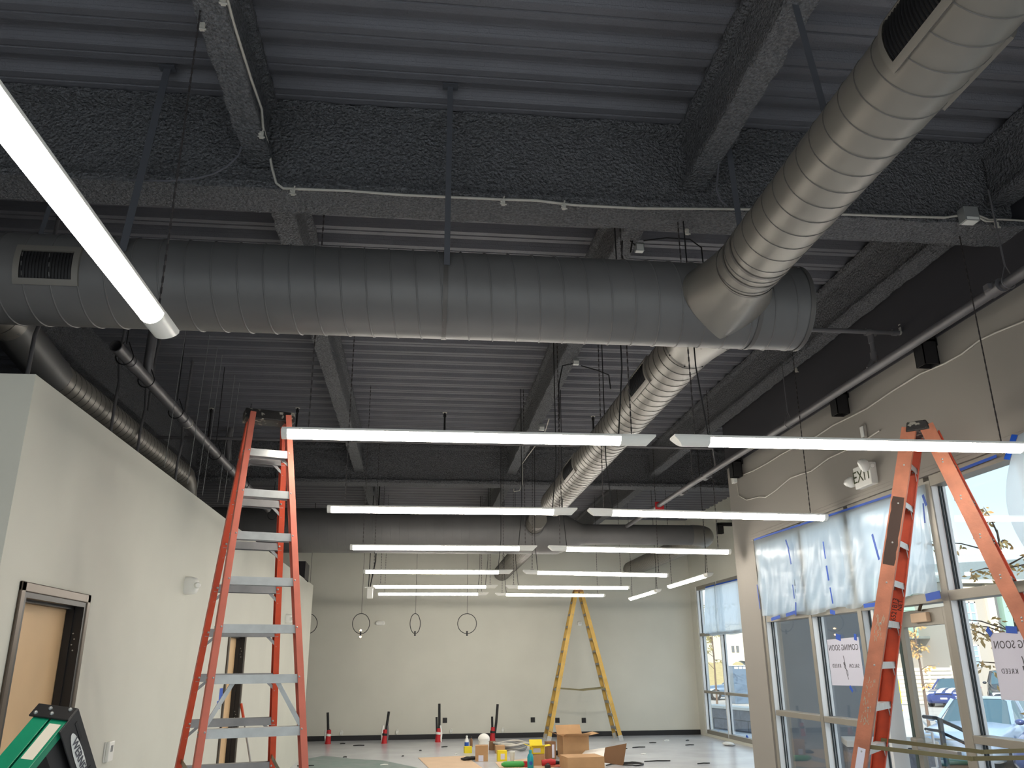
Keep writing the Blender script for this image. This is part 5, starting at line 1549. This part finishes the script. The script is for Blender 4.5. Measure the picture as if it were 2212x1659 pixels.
    m = MB(); m.obox(P(L*.503, 0, .43), f*.006, l*.16, V((0, 0, .04))); m.build('number_plate', M['white'], t)
    if stripes:
        for s in (-1, 1):
            m = MB(); vs = []
            for x, w, zt, zb in st[1:5]:
                vs += [P(x, s*.08, zt+.045), P(x, s*.36, zt+.03)]
            m.add(vs, [(2*i, 2*i+1, 2*i+3, 2*i+2) for i in range(3)])
            vs = []
            for x, wb, zt, wt in cab[1:5]: vs += [P(x, s*.08, zt+.02), P(x, s*.36, zt+.018)]
            m.add(vs, [(2*i, 2*i+1, 2*i+3, 2*i+2) for i in range(3)])
            m.build('stripe', M['stripe'], t)
    return t
hd = V((-.78, -.63, 0))
c0 = at(2062, 1600, Y=18.6); c0.z = GZ
car('pale silver blue sedan parked facing the storefront', c0-hd.normalized()*2.3, hd, M['car_s'], 4.9, 1.84, 1.42)
c1 = at(2040, 1512, Y=42); c1.z = GZ
car('blue sports car with twin white stripes, behind the sedan', c1-V((-.72, -.7, 0)).normalized()*2.3, (-.72, -.7), M['car_b'], 4.7, 1.9, 1.36, stripes=True)
c2 = at(2140, 1500, Y=41.0); c2.z = GZ
car('dark grey tall wagon half hidden by the right poster', c2+V((2.0, 1.4, 0)), (-.55, -.83), M['car_k'], 4.8, 1.9, 1.75, True)
c3 = at(2262, 1596, Y=16.2); c3.z = GZ
car('slate blue car at the right edge, its headlamp in view', c3-hd.normalized()*2.3+V((.15, 0, 0)), hd, M['car_n'], 4.6, 1.84, 1.5, True)
c4 = at(1572, 1508, Y=54); c4.z = GZ
car('dusty blue car seen from its side through the far window', c4+V((.6, 0, 0)), (-.97, .22), M['car_f'], 4.6, 1.8, 1.4)
# portable toilet cabin by the far window
q = at(1596, 1508, Y=49); zt = at(1600, 1428, Y=49).z
t = thing('portable_toilet', 'blue grey portable toilet cabin with white roof by the far window', 'toilet cabin', (q.x+.1, q.y, GZ))
m = MB(); m.box((q.x-.4, q.y-.5, GZ), (q.x+.7, q.y+.6, zt-.22)); m.build('cabin', M['car_f'], t, bevel=.03)
m = MB(); m.grid(lambda u, v: V((q.x-.45+1.2*u, q.y-.55+1.2*v, zt-.24+.26*sin(pi*u)**.6)), 12, 4); m.box((q.x-.45, q.y-.55, zt-.26), (q.x+.75, q.y+.65, zt-.22)); m.build('roof', M['white'], t)
for k in range(4):
    m = MB(); m.box((q.x-.3+.26*k, q.y-.52, zt-.42), (q.x-.1+.26*k, q.y-.5, zt-.30)); m.build('vent', M['white'], t)
# tan building far away and dry grass bank
p0, p1 = at(1560, 1418, Y=95), at(1690, 1345, Y=95)
t = thing('tan_building', 'pale tan building with small windows far beyond the far window', 'building', ((p0.x+p1.x)/2, 95, GZ))
m = MB(); m.box((p0.x, 95, GZ), (p1.x+9, 105, p1.z-.1)); m.build('walls', M['cream'], t)
m = MB(); m.box((p0.x-.2, 94.8, p1.z-.1), (p1.x+9.2, 105.2, p1.z+.15)); m.build('roof_edge', M['cap'], t)
for px in (1583, 1593): 
    a, b = at(px-2, 1409, Y=95), at(px+2, 1395, Y=95); m = MB(); m.box((a.x, 94.9, a.z), (b.x, 95, b.z)); m.build('window', M['darkrec'], t)
m = MB()
m.grid(lambda u, v: V((10+26*u, 60+16*v, GZ+.02+(2.2*v)+.08*noise.noise((u*40, v*10, 0)))), 60, 8)
struct(m.build('grass_bank', M['drygrass']))

# trees
def tree(label, base, h, spread, nb, leaf_c, nl, seed, lean=(0, 0), leafm='leaf', ls=.10):
    rnd = random.Random(seed)
    b = V(base); t = thing('young_tree', label, 'tree', b)
    top = b+V((lean[0], lean[1], h))
    m = MB(); m.tube([b, b*.5+top*.5+V((.03, 0, 0)), top], [.06, .04, .015], 8)
    m.build('trunk', M['bark'], t)
    br = MB(); lf = MB()
    for k in range(nb):
        f = rnd.uniform(.35, 1)
        s = b*(1-f)+top*f
        e_ = s+V((rnd.uniform(-1, 1)*spread, rnd.uniform(-1, 1)*spread, rnd.uniform(-.1, .6)*spread))
        br.tube([s, s*.5+e_*.5+V((0, 0, .06)), e_], [.016, .010, .004], 5)
        for i in range(nl):
            c = s+(e_-s)*rnd.uniform(.35, 1.08)+V((rnd.uniform(-1, 1), rnd.uniform(-1, 1), rnd.uniform(-1, .5)))*.10
            d = V((rnd.uniform(-1, 1), rnd.uniform(-1, 1), rnd.uniform(-1.2, .2))).normalized()
            q = d.cross(V((rnd.random(), rnd.random(), .3))).normalized()
            L = ls*rnd.uniform(.7, 1.3)
            lf.add([c, c+d*L*.5+q*L*.2, c+d*L, c+d*L*.5-q*L*.2], [(0, 1, 2, 3)])
    br.build('branches', M['bark'], t)
    lf.build('leaves', M[leafm], t, props={'kind': 'stuff'}, recalc=False)
q = at(2222, 1500, Y=12.0)
tree('young tree with yellow autumn leaves by the right edge window', (q.x, q.y, GZ), 4.2, .85, 26, None, 26, 5)
q = at(1996, 1500, Y=30.0)
tree('small tree with yellow leaves behind the door glass', (q.x, q.y, GZ), 3.9, .45, 12, None, 22, 8, ls=.14)
q = at(1545, 1470, Y=44)
tree('sparse young tree beyond the far window', (q.x, q.y, GZ), 5.2, 1.3, 26, None, 14, 11, leafm='leaf2', ls=.16)
# yellow sign on its post
q = at(1931, 1500, Y=24.0)
t = thing('road_sign', 'yellow road sign on a wooden post outside the open door', 'sign', (q.x, q.y, GZ))
z0, z1 = at(1931, 1520, Y=24.0).z, at(1931, 1470, Y=24.0).z
m = MB(); m.box((q.x-.06, q.y-.0, GZ), (q.x+.06, q.y+.1, z0+.1)); m.build('post', M['bark'], t)
m = MB(); m.prism([(q.x-.2, q.y, z0), (q.x+.2, q.y, z0), (q.x+.2, q.y, z1), (q.x-.2, q.y, z1)], (0, -.02, 0)); m.build('panel', M['sign'], t)
m = MB(); cz = z0-.18; m.prism([(q.x, q.y, cz-.22), (q.x+.2, q.y, cz), (q.x, q.y, cz+.2), (q.x-.2, q.y, cz)], (0, -.02, 0)); m.build('lower_panel', M['sign'], t)
# handrail beside the walk
t = thing('handrail', 'dark metal handrail sloping down outside the glass door', 'railing', (6.9, 8.6, -.02))
hp = [at(1995, 1548, X=7.0), at(2022, 1551, X=7.0), at(2075, 1575, X=7.2), at(2130, 1605, X=7.4)]
m = MB(); m.tube(hp, .025, 8); m.build('top_rail', M['rail'], t)
hp2 = [p-V((0, 0, .16)) for p in hp]; m = MB(); m.tube(hp2, .02, 8); m.build('lower_rail', M['rail'], t)
for p in (hp[1]-V((0, .08, 0)), hp[3]):
    m = MB(); m.box((p.x-.025, p.y-.025, GZ), (p.x+.025, p.y+.025, p.z)); m.build('post', M['rail'], t)
